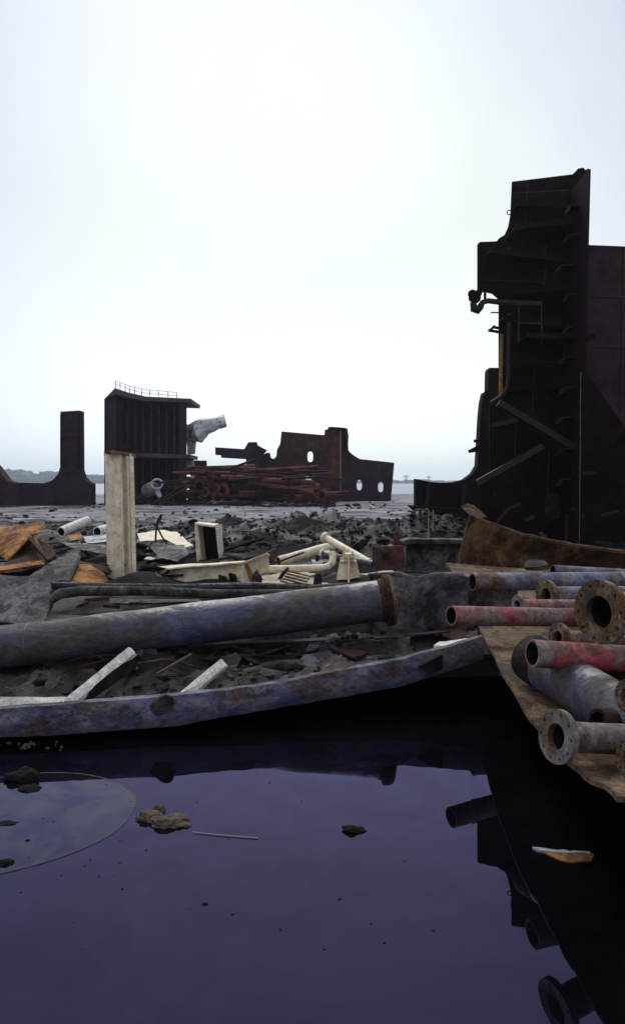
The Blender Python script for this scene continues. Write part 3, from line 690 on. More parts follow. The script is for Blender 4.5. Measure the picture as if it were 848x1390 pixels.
# second frame, standing behind the tower with its foot on the mud
D2 = 24.0
t = thing('ship_slice', P(620,700,D2), 'dark curved hull frame with a low foot standing behind the tall hull section', 'ship section')
fr = [(700,499),(664,499),(662.5,503),(662,530),(657,532),(654,545),(652,565),(650,600),(648,632),(641,643),(630,651),(615,655),(600,655.5),(584,654),(564,650),(564,688),(575,697),(640,705),(720,712)]
G().plate(pts(fr, D2), (0,.5,0)).build('frame_plate', M['hull'], t)
for px in (581, 629): G().bar(P(px+1,656,D2-.1), P(px-2,690,D2-.1), .09, .14, Vector((0,1,0))).build('rib', M['hull_far'], t)
G().plate([P(560,687,D2-.8), P(572,698,D2-.8), P(720,716,D2-.8), P(720,706,D2-.8), P(640,692,D2-.8)], (0,1.6,0)).build('bottom_plate', M['hull'], t)
for a, b2 in (((643,598),(651,600)),((636,613),(649,611)),((636,613),(649,606))): G().bar(P(*a,D2-.05), P(*b2,D2-.05), .1, .09).build('bracket', M['hull'], t)
G().tube([P(571,697,D2), P(570,716,D2)], .06, 8).build('prop', M['hull'], t)
for px in (582, 588):
    single(G().tube([P(px,692,18.5), P(px-1,735,18.3)], .014, 6), 'thin_stake', M['reed'], 'thin pale stake standing before the frame foot, %s of two' % ('left' if px == 582 else 'right'), 'stake')

# red steel bracket with teeth and dark blocks
t = thing('red_girder', P(570,775,9.9), 'dull red toothed girder caked in mud beside the curved rust plate', 'girder')
G().plate(pts(rag([(505,742),(548,741),(548,774),(507,774)], 8, .5), 9.6), (0,.06,0)).build('end_plate', M['redsteel'], t)
G().plate(pts(rag([(518,750),(528,749),(529,758),(520,760)], 4, .5), 9.59), (0,-.01,0)).build('burn_patch', M['bank'], t)
for a, b2, c, e in (((535,720),(533,741),(556,741),(554,732)), ((560,720),(559,738),(582,738),(580,731)), ((584,719),(583,736),(607,736),(604,729))):
    G().plate(pts([a, b2, c, e], 10.1), (0,.03,0)).build('tooth', M['redsteel'], t)
rows = []
for i in range(10):
    v = i/9; r = []
    for j in range(21):
        u = j/20; q = P(549+(640-549)*u, 734+2*u+(778-734)*v, 9.9-.2*v); w = fbm(q.x, q.z, 3, 3)*.06; r.append(q+Vector((0, w, w*.1)))
    rows.append(r)
G().sheet(rows, .05, flip=True).build('muddy_web', M['slab'], t, angle=70)
G().plate(pts(rag([(545,735),(555,732),(640,733),(640,738),(548,738)], 6, .5), 9.6), (0,.3,0)).build('top_flange', M['mudplate'], t)

# ------------------------------------------------------------------ middle row: cream steel
t = thing('cream_column', P(164,800,11.0), 'tall cream painted steel column standing upright in the scrap', 'steel column')
def vbar(px0, px1, d0, th, top=(614,616), bot=800, dx=4):
    return [P(px0,top[0],d0), P(px1,top[1],d0), P(px1+dx,bot,d0), P(px0+dx,bot,d0)]
G().plate([P(142,614,11.08), P(163,616,10.97), P(167,800,10.97), P(146,800,11.08)], (0,.02,0)).build('flange', M['cream'], t)
G().plate(vbar(162.8,165,10.93,0), (0,.10,0)).build('rib', M['cream'], t)
G().plate([P(165.2,614,11.0), P(174.5,616,11.18), P(178.5,800,11.18), P(169.2,800,11.0)], (0,.02,0)).build('web', M['cream'], t)
G().plate([P(174.6,616,11.1), P(176,616,10.9), P(180,800,10.9), P(178.6,800,11.1)], (.02,0.02,0)).build('rib', M['cream'], t)
G().plate(vbar(176,181,10.9,0,(618,620)), (0,.02,0)).build('flange', M['cream'], t)
G().plate(pts(rag([(141,612.5),(150,611),(164,613),(180,617),(181,621),(164,617),(143,616)], 5, .6), 10.92), (0,.2,0)).build('torn_top', M['rust_tan'], t)

t = thing('cream_girder', P(260,797,10.9), 'cream girder with rust burns lying right of the upright column', 'girder')
web = rag([(190,778,10.9),(240,771,10.8),(330,765,10.7),(331,797,10.6),(300,797,10.6),(215,800,10.8),(190,800,10.9)], 14, .5)
G().plate(pts(web), (0,.02,0)).build('web', M['cream'], t)
G().plate(pts(rag([(186,776,10.75),(240,770,10.65),(330,763,10.55),(333,761,10.9),(240,766.5,11.0),(190,772,11.1)], 16, .4)), (0,0,-.02)).build('top_flange', M['cream'], t)
for px, py in ((205,787),(303,788),(315,786),(211,780)):
    G().plate(pts(rag([(px-6,py-8),(px+5,py-6),(px+7,py+7),(px-4,py+9)], 3, 2), 10.62), (0,-.006,0)).build('burn_patch', M['bank'], t)
G().plate(pts(rag([(329,765),(363,752),(366,770),(340,792),(331,796)], 9, .6), 10.5), (0,.02,0)).build('end_gusset', M['cream'], t)
G().plate(pts([(331,766),(336,765),(347,786),(340,792)], 10.45), (0,-.02,0)).build('ochre_strip', M['yellow'], t)
G().plate(pts([(329,763,10.3),(363,750,10.4),(366,753,10.6),(334,766,10.5)]), (0,0,-.02)).build('end_flange', M['cream'], t)
single(slab(rag([(186,782),(193,780),(194,800),(187,800)], 6, .4), (0,.05,0)) if False else G().plate(pts(rag([(186,780),(194,779),(195,802),(187,802)], 6, .4), 10.6), (0,.04,0)), 'ochre_post', M['yellow'], 'short ochre post between the upright column and the cream girder', 'post')

# cream box frame
t = thing('cream_box_frame', P(282,768,12.3), 'open cream box frame standing tilted behind the cream girder', 'box frame')
d = 12.3
G().plate(pts([(264,713,d),(268,712.5,d),(273,763,d),(267,763,d)]), (0,.55,0)).build('side_plate', M['cream'], t)
G().plate(pts([(292,715,d),(296,713,d),(298.5,752,d),(297,758,d)]), (.0,.5,0)).build('side_plate', M['white'], t)
G().plate([P(264,712,d-.05), P(289,715.8,d-.05), P(297,713,d+.6), P(270,710.5,d+.6)], (0,0,.03)).build('top_plate', M['cream'], t)
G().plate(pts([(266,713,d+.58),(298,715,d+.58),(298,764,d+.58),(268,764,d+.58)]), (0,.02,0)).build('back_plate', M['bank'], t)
G().plate(pts([(270,760,d),(297,760,d),(297,762,d+.5),(270,762,d+.5)]), (0,0,-.03)).build('bottom_plate', M['rust'], t)

# cream deck with pedestal and pipes
single(G().plate([P(338,796,10.1), P(372,768,13.0), P(528,768,13.0), P(545,790,10.3), P(520,800,9.8)], (0,0,-.03)), 'deck_plate', M['deck'], 'flat cream deck plate on the ground under the cream pipes', 'deck plate')
t = thing('cream_pedestal', P(473,796,10.4), 'cream flared pedestal with capped top standing on the deck plate', 'pedestal')
d = 10.4
c0 = P(473, 796, d)
G().plate(pts([(462,757,d),(472,757,d),(472,796,d-.1),(455,796,d-.1)]), (0,.03,0)).build('gusset', M['cream'], t)
G().plate(pts([(474.5,757,d),(483,757,d),(491,795,d-.05),(474.5,796,d-.1)]), (0,.03,0)).build('gusset', M['cream'], t)
G().plate(pts([(472.2,756,d-.12),(474.3,756,d-.12),(474.3,797,d-.3),(472.2,797,d-.3)]), (0,.4,0)).build('rib', M['cream'], t)
G().box(P(463,762,d-.14), P(484,765,d-.14)+Vector((0,.3,.03))).build('collar', M['cream'], t)
G().box(P(466,757,d-.1), P(481,752,d-.1)+Vector((0,.24,0))).build('cap', M['cream'], t)
for px in (467, 478): G().tube([P(px,753,d-.12), P(px,748.5,d-.12)], .015, 8).build('stud', M['cream'], t)
pp('cream_pipe', (378,762,12.4), (452,741,12.9), .082, M['cream'], 'cream pipe rising to the right toward the crossing capped pipe', bore=.85)
pp('capped_pipe', (441,729.5,12.4), (501,764,11.3), .06, M['cream'], 'cream pipe with a capped end crossing above the others', flange=(.092,.05), fmat=M['cream'], bore=.5)
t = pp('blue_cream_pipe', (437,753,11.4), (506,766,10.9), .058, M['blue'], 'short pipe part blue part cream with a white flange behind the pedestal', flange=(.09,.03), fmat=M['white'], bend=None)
G().tube([P(437.5,753,11.4), P(448,752.6,11.37)], .060, 24).build('cream_band', M['cream'], t)
G().tube([P(493,763.6,11.0), P(498,764.5,10.96)], .060, 24).build('cream_band', M['cream'], t)
lp = [P(345,773,10.9), P(400,772,11.0), P(438,771,11.1), P(446,769,11.12), P(451,764,11.15), P(452,757,11.2), P(451,750,11.25)]
t = pipe('elbow_pipe', lp[0], lp[-1], .056, M['cream'], 'cream pipe with an upturned elbow lying along the deck plate', bend=lp, bore=.8)
t = thing('small_valve', P(430,768,11.3), 'small cream valve body between the cream pipes', 'valve')
G().tube([P(424,765,11.3), P(428,764,11.3), P(433,764,11.3), P(437,765,11.3)], [.06,.045,.045,.06], 16).build('valve_body', M['white'], t)
G().tube([P(430,763,11.3), P(431,756,11.3), P(431.5,754,11.3)], [.04,.03,.05], 14).build('bonnet', M['mudsteel'], t)
t = thing('grey_grating', P(400,792,10.0), 'tilted grey slatted grating leaning on the deck plate', 'grating')
g = G()
for k in range(5):
    g.bar(P(381+k*2.6,789-k*3.4,10.0+k*.03), P(412+k*2.6,797-k*3.6,9.9+k*.05), .05, .02)
g.bar(P(379,786,10.0), P(391,771,10.1), .03, .04); g.build('slats', M['greypipe'], t)
G().plate(pts(rag([(376,786),(384,776),(391,770),(392,774),(384,784)], 4, .8), 9.95), (0,.05,0)).build('dark_edge', M['mudplate'], t)
single(G().plate(pts(rag([(424,798),(427,780),(434,777),(437,785),(436,797)], 5, .7), 9.8), (0,.06,0)), 'dark_stub', M['mudplate'], 'small dark upright stub beside the slatted grating', 'scrap')
single(G().plate(pts(rag([(336,798),(342,782),(348,774),(354,782),(356,798)], 5, .7), 9.9), (0,.1,0)), 'grey_fragment', M['mudplate'], 'blue grey wedge fragment standing at the end of the cream girder', 'scrap')
single(G().plate(pts(rag([(500,800),(505,790),(512,786),(520,789),(524,796),(536,800)], 4, .8), 6.6), (0,.1,0)), 'mud_wedge', M['mudsteel'], 'dark muddy wedge above the flared end of the blue pipe', 'scrap')
t = thing('bent_angle', P(370,766,12.0), 'dark bent bracket standing behind the cream girder end', 'bracket')
G().plate(pts(rag([(362,750),(374,744),(375,748),(370,766),(364,768)], 4, .6), 12.0), (0,.1,0)).build('bracket_plate', M['mudsteel'], t)

# orange and grey plates at the left
t = thing('orange_plate', P(20,775,10.5), 'orange rusted folded plate lying at the left edge', 'steel plate')
G().plate(pts(rag([(-40,722,11.6),(0,716,11.8),(28,712,11.8),(48,709,11.7),(58,708,11.6),(58,722,11.2),(42,726,11.2),(28,740,10.9),(8,761,10.6),(5,752,10.7),(-40,770,10.6)], 9, .7)), (.02,.04,0)).build('upper_fold', M['orange'], t)
G().plate(pts(rag([(2,774,10.2),(30,768,10.4),(60,765,10.5),(76,752,11),(70,740,11.3),(40,728,11.5),(20,750,11)], 9, .8)), (0,.03,-.03)).build('lower_fold', M['rust'], t)
G().plate(pts(rag([(-40,778,10.0),(0,769,10.2),(40,763,10.4),(64,760,10.5),(60,766,10.3),(4,774,10)], 8, .7)), (0,.02,-.03)).build('lip', M['orange'], t)
t = thing('rust_angle_bars', P(52,762,10.6), 'two rusty bars leaning across the orange folded plate', 'bars')
G().bar(P(38,729,11.2), P(66,761,10.4), .05, .04).build('bar', M['rust'], t)
G().bar(P(45,728,11.25), P(60,755,10.6), .04, .04).build('bar', M['orange'], t)
single(slab(rag([(40,782,9.9),(98,745,10.8),(106,744,10.8),(106,756,10.5),(92,788,9.8),(60,790,9.7)], 8, .8), (.02,.05,-.02)), 'grey_plate', M['mudplate'], 'blue grey triangular panel leaning in the scrap left of the column', 'steel panel')
single(slab(rag([(96,792,9.9),(108,766,10.6),(122,766,10.7),(138,776,10.6),(147,792,10.2),(147,800,9.9)], 9, .9), (.02,.05,-.03)), 'ochre_sheet', M['orange'], 'bright orange rusted sheet lying against the foot of the column', 'steel sheet')
single(slab(rag([(70,752,11.1),(148,770,11.0),(148,778,10.8),(106,768,10.8),(80,764,10.8)], 8, .8), (0,.05,-.03)), 'rust_strip', M['rust'], 'rust brown strip between the grey panel and the column', 'steel strip')
single(slab(rag([(78,735,12.8),(110,738,12.6),(150,740,12.4),(150,753,11.8),(120,748,11.9),(96,743,12.2)], 8, .8), (0,.04,-.02)), 'pale_sheet', M['mudplate'], 'pale grey crumpled sheet behind the grey triangular panel', 'steel sheet')
single(slab(rag([(110,729,14),(145,725,14.2),(150,735,13.3),(118,737,13.2)], 7, .8), (0,.04,-.02)), 'white_sheet', M['silver'], 'whitish torn sheet lying left of the column', 'steel sheet')
t = pp('white_pipe', (83,722,14.5), (119,707,15.2), .10, M['white'], 'short chalky white pipe lying tilted left of the column', bore=.8)
t = pp('white_pipe', (132,722,14.2), (160,714,14.8), .10, M['white'], 'stubby white pipe half hidden behind the column', bore=.8)
single(slab(rag([(92,727,14),(108,722,14.3),(114,730,13.6),(98,734,13.4)], 5, .9), (0,.05,-.02)), 'ochre_scrap', M['orange'], 'small orange scrap under the tilted white pipe', 'scrap')
single(slab(rag([(186,724,14.5),(215,719,15.2),(240,722,15.2),(262,740,13.4),(250,744,13.0),(225,732,13.8),(190,735,13.4)], 8, .9), (0,.06,-.05)), 'curled_cream_sheet', M['cream'], 'curled cream sheet lying on mud right of the column', 'steel sheet')
single(slab(rag([(204,742,12.6),(222,737,13),(250,740,12.8),(256,752,12),(240,762,11.5),(215,758,11.6)], 5, 1.5), (0,.1,-.06)), 'crumpled_sheet', M['mudplate'], 'blue grey crumpled sheet heaped right of the column', 'steel sheet')
t = thing('twisted_bar', P(215,738,13), 'thin twisted dark bar standing in the scrap right of the column', 'bar')
G().tube([P(211,736,13),P(212,722,13),P(214,708,13),P(217,704,13),P(219,698,13)], [.018,.018,.02,.034,.02], 8, None, .5).build('stem', M['rust'], t)
G().tube([P(213,714,13),P(219,727,12.9),P(226,738,12.8)], .016, 8, None, .5).build('side_arm', M['rust'], t)
kinds = [('mudplate','small grey torn plate lying in the scrap field behind the blue pipe','grey torn plates in the scrap field'),
         ('rust','small brown rusted plate lying in the scrap field behind the blue pipe','brown rusted plates in the scrap field'),
         ('white','small whitish flake of steel lying in the scrap field','white flakes in the scrap field'),
         ('clod','small black torn plate lying in the muddy scrap field','black torn plates in the scrap field')]
for k in range(110):
    mk, lab, grp = random.choice([kinds[0]]*4+[kinds[1]]*3+[kinds[2]]*2+[kinds[3]]*4)
    px = random.choice([random.uniform(-20,145), random.uniform(185,345), random.uniform(185,330), random.uniform(-20,340)]); d = random.uniform(10.5, 16)
    x = (px-CX)*d/F; z = hgt(x, d)+.05; s_ = .5 if mk == 'white' else 1
    shard(px, HY+(CAMH-z)*F/d, d, random.uniform(.2,.75)*s_, random.uniform(.15,.5)*s_, M[mk], 'torn_plate', lab, grp, tilt=random.uniform(0,.8))
for k in range(34):
    px = random.uniform(-10, 350); d = random.uniform(11, 16); x = (px-CX)*d/F; a = Vector((x, d, hgt(x, d)+.06)); an = random.uniform(-.9,.9)
    tag(G().tube([a, a+Vector((math.cos(an)*random.uniform(.4,1.2), math.sin(an)*.5, random.uniform(0,.28)))], random.uniform(.012,.03), 8).build('loose_rod', M[random.choice(['rust','pipe_dark','mudsteel'])]),
        'thin dark rod lying loose in the scrap field', 'rod', 'loose rods in the scrap field')
for px, py, d in ((487,688.5,36),(505,687,36),(520,727,15),(468,722,19)):
    tag(shard(px, py, d, .42*(d/36)**2+.01, .3*(d/36)**2+.01, M['white'], 'pale_chunk', 'x'), 'small pale chunk lying on the mud before the holed plate' if d > 30 else 'tiny pale flake on the dark mud heap', 'scrap', 'pale chunks on far mud' if d > 30 else 'pale flakes on the mud heap')

# ------------------------------------------------------------------ far: U frame, block, funnel, pipe pile, holed plate
D3 = 40
t = thing('u_frame', P(60,695,D3), 'dark U shaped hull slice with one tall post at the far left', 'ship section')
uf = [(-70,600),(-35,600),(-20,618),(-5,634),(3,645),(9,652),(18,655),(60,656),(71,652),(79,643),(82,632),(82,558.5),(108,557),(108.5,638),(112,648),(118,654),(124,657),(124,696),(-70,696)]
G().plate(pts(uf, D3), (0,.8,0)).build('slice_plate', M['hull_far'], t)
for py in (582, 591, 640): G().bar(P(83,py,D3-.06), P(107.5,py-.6,D3-.06), .12, .09).build('rib', M['hull_far'], t)
G().bar(P(83.2,562,D3-.05), P(83.2,632,D3-.05), .1, .1, Vector((0,1,0))).build('edge_flange', M['hull'], t)
G().bar(P(107,560,D3-.05), P(107.6,636,D3-.05), .1, .1, Vector((0,1,0))).build('edge_flange', M['hull'], t)
for px in (-20,25,70): G().bar(P(px,660,D3-.06), P(px,694,D3-.06), .12, .1, Vector((0,1,0))).build('rib', M['hull_far'], t)
for px, w in ((40,40),(60,30),(100,14),(10,24)):
    shard(px, 693, 37, w*.037, .5, M['mudplate'], 'flat_scrap', 'flat grey scrap lying at the foot of the U shaped slice', 'flat scrap before the U shaped slice', tilt=.1, th=.05)
shard(92, 693.5, 36, .35, .35, M['white'], 'white_block', 'small white block lying before the U shaped slice', tilt=.6, th=.2)

D4 = 44
t = thing('ship_block', P(195,686,D4), 'dark open ship block with stiffened walls and a railing on its roof', 'ship section')
p = lambda x, y_, dd=D4: P(x, y_, dd)
BK = 47
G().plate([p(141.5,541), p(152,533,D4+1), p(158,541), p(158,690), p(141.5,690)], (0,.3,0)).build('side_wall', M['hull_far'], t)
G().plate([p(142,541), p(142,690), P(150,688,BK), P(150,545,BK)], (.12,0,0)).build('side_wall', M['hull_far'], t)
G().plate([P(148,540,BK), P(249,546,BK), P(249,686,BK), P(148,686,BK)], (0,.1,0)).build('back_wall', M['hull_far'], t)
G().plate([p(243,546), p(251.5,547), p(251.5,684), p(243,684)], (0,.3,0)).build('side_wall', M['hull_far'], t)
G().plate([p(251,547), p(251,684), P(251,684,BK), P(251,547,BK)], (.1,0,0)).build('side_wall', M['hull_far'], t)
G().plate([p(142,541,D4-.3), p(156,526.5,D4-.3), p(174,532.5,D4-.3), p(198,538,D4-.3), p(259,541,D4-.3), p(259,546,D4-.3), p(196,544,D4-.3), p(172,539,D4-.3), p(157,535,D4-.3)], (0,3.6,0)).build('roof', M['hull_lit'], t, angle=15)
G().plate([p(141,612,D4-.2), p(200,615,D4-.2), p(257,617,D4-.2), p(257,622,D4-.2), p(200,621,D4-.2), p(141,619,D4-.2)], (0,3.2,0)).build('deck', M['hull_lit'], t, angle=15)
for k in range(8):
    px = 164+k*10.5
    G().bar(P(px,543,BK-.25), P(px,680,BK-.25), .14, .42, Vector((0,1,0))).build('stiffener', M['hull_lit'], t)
for py in (560, 598, 640): G().bar(P(152,py,BK-.12), P(246,py+2,BK-.12), .2, .12).build('stringer', M['hull_far'], t)
G().plate([p(157,600), p(176,602), p(176,614), p(157,612)], (0,.1,0)).build('bracket', M['hull'], t)
g = G()
pr = [(157,527),(163,528.5),(170,531),(176,533),(183,534.5),(192,536.5),(203,537.5),(215,538),(228,539),(240,540)]
for i, (x, y_) in enumerate(pr): g.bar(p(x,y_), p(x,y_-10.5+i*.35), .04, .04, Vector((0,1,0)))
for k in (10.2, 5.5):
    for (i, a), b2 in zip(enumerate(pr), pr[1:]): g.bar(p(a[0],a[1]-k+i*.33), p(b2[0],b2[1]-k+(i+1)*.33), .028, .028)
g.build('railing', M['silver'], t)

t = thing('crumpled_funnel', P(262,640,46), 'crumpled silver white funnel hanging out beside the dark ship block', 'funnel')
FP = [P(248,588,46),P(258,586,46),P(268,584,45.9),(P(278,580,45.9)),P(288,576,45.8),P(296,574,45.8),P(302,573,45.7),P(306,572,45.7)]
G().tube(FP, [.50,.66,.70,.56,.40,.34,.46,.38], 9, None, .5).build('funnel_body', M['alloy'], t, smooth=False)
G().plate(pts(rag([(253,596),(266,594),(263,616),(254,617)], 5, .5), 46), (0,.5,0)).build('casing', M['paleblue'], t)
G().plate(pts(rag([(251,620),(262,621),(262,640),(252,640)], 4, .8), 46.2), (0,.4,0)).build('lower_casing', M['alloy'], t)
G().plate(pts(rag([(268,596),(276,594),(283,589),(280,594),(272,598)], 3, .8), 45.7), (0,.1,0)).build('torn_flap', M['alloy'], t)
single(G().plate(pts(rag([(262,625),(279,625),(279,635),(262,636)], 5, .5), 47), (0,.6,0)), 'dark_block', M['hull_far'], 'small dark steel block between the funnel and the pipe pile', 'steel block')

# ventilator cowl
t = thing('ventilator', P(205,690,41), 'pale rounded ventilator cowl lying left of the pipe pile', 'ventilator')
G().tube([P(196,672,41),P(200,667,40.8),P(206,664,40.6),P(212,663,40.4)], [.20,.40,.42,.30], 20, None, .15).build('cowl', M['greypipe'], t)
c = P(213,657,40.2); ax = Vector((-.1,-1,.15)).normalized()
rp = []
for k in range(25):
    a = 2*math.pi*k/24; u = Vector((1,0,0)); v = ax.cross(u).normalized(); rp.append(c+u*math.cos(a)*.30+v*math.sin(a)*.26)
G().tube(rp, .06, 8).build('ring', M['silver'], t)
G().tube([P(212,664,40.4),P(216,672,40.3),P(218,675,40.3)], [.12,.14,.10], 10).build('nozzle', M['silver'], t)
G().tube([P(189,672,41),P(193,676,41),P(196,684,41)], [.45,.55,.4], 16, None, .3).build('lower_bowl', M['pipe_dark'], t)
for i, (a, b2, r) in enumerate((((183,700),(268,648),.06), ((205,690),(272,652),.05), ((216,655),(262,650),.05))):
    single(G().tube([P(*a,39-i*.2), P(*b2,40)], r, 8), 'leaning_rod', M['pipe_dark'], ['longest thin dark rod leaning from mud onto the pipe pile','shorter thin dark rod leaning against the pipe pile','thin level rod sticking left out of the pipe pile'][i], 'rod')

# the pipe pile
rp = random.Random(11); GRP = 'rusty pipes heaped in the far pile'; PD = 42.0
def pile_pipe(px, py, d, L, r, yaw, pitch, mat, lab='rusty red pipe heaped in the big pile before the holed plate', grp=GRP, flange=False):
    a = P(px, py, d); b2 = a+Vector((math.cos(yaw)*L, math.sin(yaw)*L, math.sin(pitch)*L))
    g = G().tube([a+(b2-a)*k/6 for k in range(7)], r, 14, .78, .05, seed=px)
    if flange: ax = (b2-a).normalized(); g.tube([a-ax*.02, a+ax*.05], r*1.45, 14, .62)
    return tag(g.build('rusty_pipe', mat), lab, 'pipe', grp)
layers = [(681,286,446,.20),(675,280,446,.20),(669,290,444,.19),(663,276,440,.19),(657,282,428,.16),(651,268,404,.15),(646,276,388,.13),(641,264,368,.12),(637,272,348,.11)]
for li, (py, x0, x1, r) in enumerate(layers):
    for k in range(15):
        d = PD+k*.24+(.25 if li % 2 else 0)+li*.16; px = x0+rp.uniform(-24, 30)+(rp.uniform(0, 90) if rp.random() < .3 else 0); xe = x1+rp.uniform(-45, 6)
        if li > 5 and k > 9: continue
        L = max(2.2, (xe-px)*d/F); rr = r*rp.uniform(.36, .92)
        pile_pipe(px, py+rp.uniform(-2,2)-(d-PD)*.4, d, L, rr, rp.uniform(.0,.42), rp.uniform(-.05,.045), M['pipe_rust'] if rp.random() < .65 else M['pipe_dark'], flange=rp.random() < .3)
for px, py, r, fl in ((296,676,.26,1),(308,679,.24,0),(278,668,.22,1),(316,684,.20,1),(266,682,.22,0),(285,650,.2,1),(299,653,.18,0),(302,666,.34,1),(290,664,.30,1),(313,664,.30,0),(283,677,.26,1),(270,660,.28,0),(321,672,.26,1),(300,680,.22,0)):
    pile_pipe(px, py, 41.0, rp.uniform(2.2,3.5), r*.9, rp.uniform(.95,1.45), rp.uniform(-.02,.05), M['pipe_rust'] if fl else M['pipe_dark'], 'wide mouthed rusty pipe at the near left end of the big pile', 'wide pipes at the end of the far pile', bool(fl))
for px, py, L, yaw, pitch, r in ((234,642,3.2,.1,.0,.10),(262,690,3.0,.3,.25,.07),(245,655,4.0,.2,.1,.09),(330,640,4.2,-.1,.06,.09),(300,648,5,.0,-.06,.15),(338,655,3.6,-.1,-.16,.14),(255,676,2.4,.5,.1,.1),(258,683,3,.2,.04,.1),(250,668,3,.3,.06,.12)):
    pile_pipe(px, py, 41.2, L, r, yaw, pitch, M['pipe_rust'])
for px, py in ((396,676),(437,672),(425,680)):
    pile_pipe(px, py, 41.0, 2.0, .2, .9, 0, M['pipe_rust'], 'short flanged rusty pipe poking out at the right end of the big pile', 'short pipes at the right end of the far pile', True)
for k in range(4):
    a = P(262+k*3, 650+k*12, 41.5)
    tag(G().tube([a, a+Vector((.1,0,.2)), a+Vector((.12,0,.42))], [.2,.14,.2], 14).build('pipe_spool', M['silver' if k < 3 else 'greypipe']), 'small pale pipe spool stacked at the left end of the big pile', 'pipe spool', 'pale spools beside the pile')
for k in range(70):
    px = rp.uniform(215, 400); py = rp.uniform(632, 688) if px > 262 else rp.uniform(650, 690)
    pile_pipe(px, py, 41.3+rp.uniform(-.6,1.6), rp.uniform(.8,4.0), rp.uniform(.03,.085), rp.uniform(-.3,.9), rp.uniform(-.12,.10) if px > 262 else rp.uniform(0,.4), M[rp.choice(['pipe_rust','pipe_dark','pipe_dark'])],
              'thin rusty rod tangled in the big pipe pile', 'thin rods tangled in the far pile')
g = G()
for k in range(3):
    g.tube([P(250+20*j+k*6, 640-5*math.sin(j*.8+k)-k, 42.5+k*.2) for j in range(10)], .03, 6)
single(g, 'slack_cable', M['pipe_dark'], 'tangle of thin cable draped over the top of the big pipe pile', 'cable')
for k in range(20):
    px = rp.uniform(240, 450); d = rp.uniform(39, 40.5); shard(px, 687+rp.uniform(-3,2), d, rp.uniform(.3,1.0), rp.uniform(.2,.5), M['pipe_dark'], 'rust_flake', 'dark rust flake lying in front of the big pipe pile', 'rust flakes before the pile', tilt=rp.uniform(0,.9), th=.05)

D5 = 49
t = thing('holed_plate', P(450,694,D5), 'long rust brown hull plate with oval holes standing behind the pipe pile', 'ship section')
hp1 = [(334,694),(334,634),(346,631),(354,618),(362,614.5),(366,614.5),(367.5,621),(371,623),(375,619.5),(376,609.6),(380,603),(382,585.5),(440,590.5),(441,583),(446.5,582.5),(448,579),(462,580),(462,694)]
G().plate(pts(hp1, D5), (0,.12,0), [oval(421,620,7.6,14.5,D5), oval(418.5,652,7.6,14.5,D5)]).build('rusty_plate', M['hull_rust'], t)
hp2 = [(462.2,580),(470,581),(473,590),(472,610),(475,614),(480,618),(488,623),(535,628),(529,694),(462.2,694)]
G().plate(pts(hp2, D5), (0,.12,0), [oval(487.6,658.5,7.2,14,D5), oval(516.6,661,7.2,14,D5)]).build('dark_plate', M['hull_far'], t)
G().bar(P(470,582,D5-.3), P(471,614,D5-.3), .15, .5, Vector((0,1,0))).build('rib', M['hull_far'], t)
for k in range(5): G().bar(P(465,586+k*6,D5-.15), P(470,586+k*6,D5-.15), .3, .1).build('rung', M['hull'], t)
G().bar(P(445,581,D5-.2), P(470,583,D5-.2), .4, .12).build('top_flange', M['hull'], t)
G().tube([P(510,682,D5-.5), P(524,681,D5-.3)], .2, 12, .7).build('pipe_stub', M['hull'], t)
single(G().plate(pts([(292,607),(331,609.6),(333,607),(337,600),(348,600),(349,604),(362,611),(356,617),(350,626),(340,640),(334,640),(334,623),(300,621),(300,618),(292,617)], 51), (0,.6,0)), 'jutting_girder', M['hull_far'],
       'dark girder jutting left above the pipe pile beside the holed plate', 'girder')

# low mud mound round the feet of far things
# ------------------------------------------------------------------ things in the pond
def lump(px, py, w, h, name, lab, sub=4, seed=0, mat='lump', flat_=.5, dz=.0, cat='mud lump'):
    d = CAMH*F/(py-HY); c = Vector(((px-CX)*d/F, d, dz)); bm = bmesh.new(); bmesh.ops.create_icosphere(bm, subdivisions=sub, radius=1); vs = []
    for v in bm.verts:
        q = v.co*(1+.42*noise.noise(v.co*1.3+Vector((seed,0,0)))+.24*noise.noise(v.co*3.1+Vector((seed,2,0)))+.13*noise.noise(v.co*7+Vector((seed,4,0))))
        vs.append((c.x+q.x*w*d/F/2, c.y+q.y*w*d/F/2*.55, c.z+q.z*h))
    g = G().add(vs, [[v.index for v in f.verts] for f in bm.faces]); bm.free()
    return tag(g.build(name, M[mat], angle=70), lab, cat)
lump(232,1118,56,.035,'mud_lump','largest brown muddy lump rising from the pond', 5, 3)
lump(203,1112,36,.035,'mud_lump','rounded muddy lump touching the left of the largest lump', 4, 8)
lump(216,1101,16,.03,'mud_lump','small clod just behind the largest lump in the pond', 4, 12)
lump(480,1128,30,.022,'wet_stone','lone dark stone in the middle of the pond', 4, 21, 'bank', cat='stone')
lump(30,1058,42,.055,'mud_lump','dark clod at the left edge of the pond below the blue rim', 4, 31, 'clod')
lump(40,1072,32,.02,'mud_lump','low wet clod in front of the dark clod at left', 4, 35, 'clod')
lump(8,1172,26,.016,'mud_lump','low weedy clod at the left edge beside the floating rope', 4, 41, 'clod')
lump(278,1228,8,.006,'mud_lump','tiny speck of mud floating in the near pond', 3, 44, 'bank')
lump(38,1142,8,.006,'mud_lump','tiny dark speck inside the loop of rope', 3, 47, 'clod')
lump(10,1118,30,.006,'weed_scrap','thin dark weed scrap inside the rope loop at the left edge', 4, 52, 'clod', cat='weed')
for k in range(26):
    px = random.gauss(45, 24); py = random.uniform(1008, 1020); lump(px, py, random.choice([2,3,4,5,9]), .010, 'pale_pebble', 'pale pebble on the muddy edge under the blue rim', 2, k*3.3, random.choice(['lump','clod']), cat='pebble')['group'] = 'pebbles under the rim'
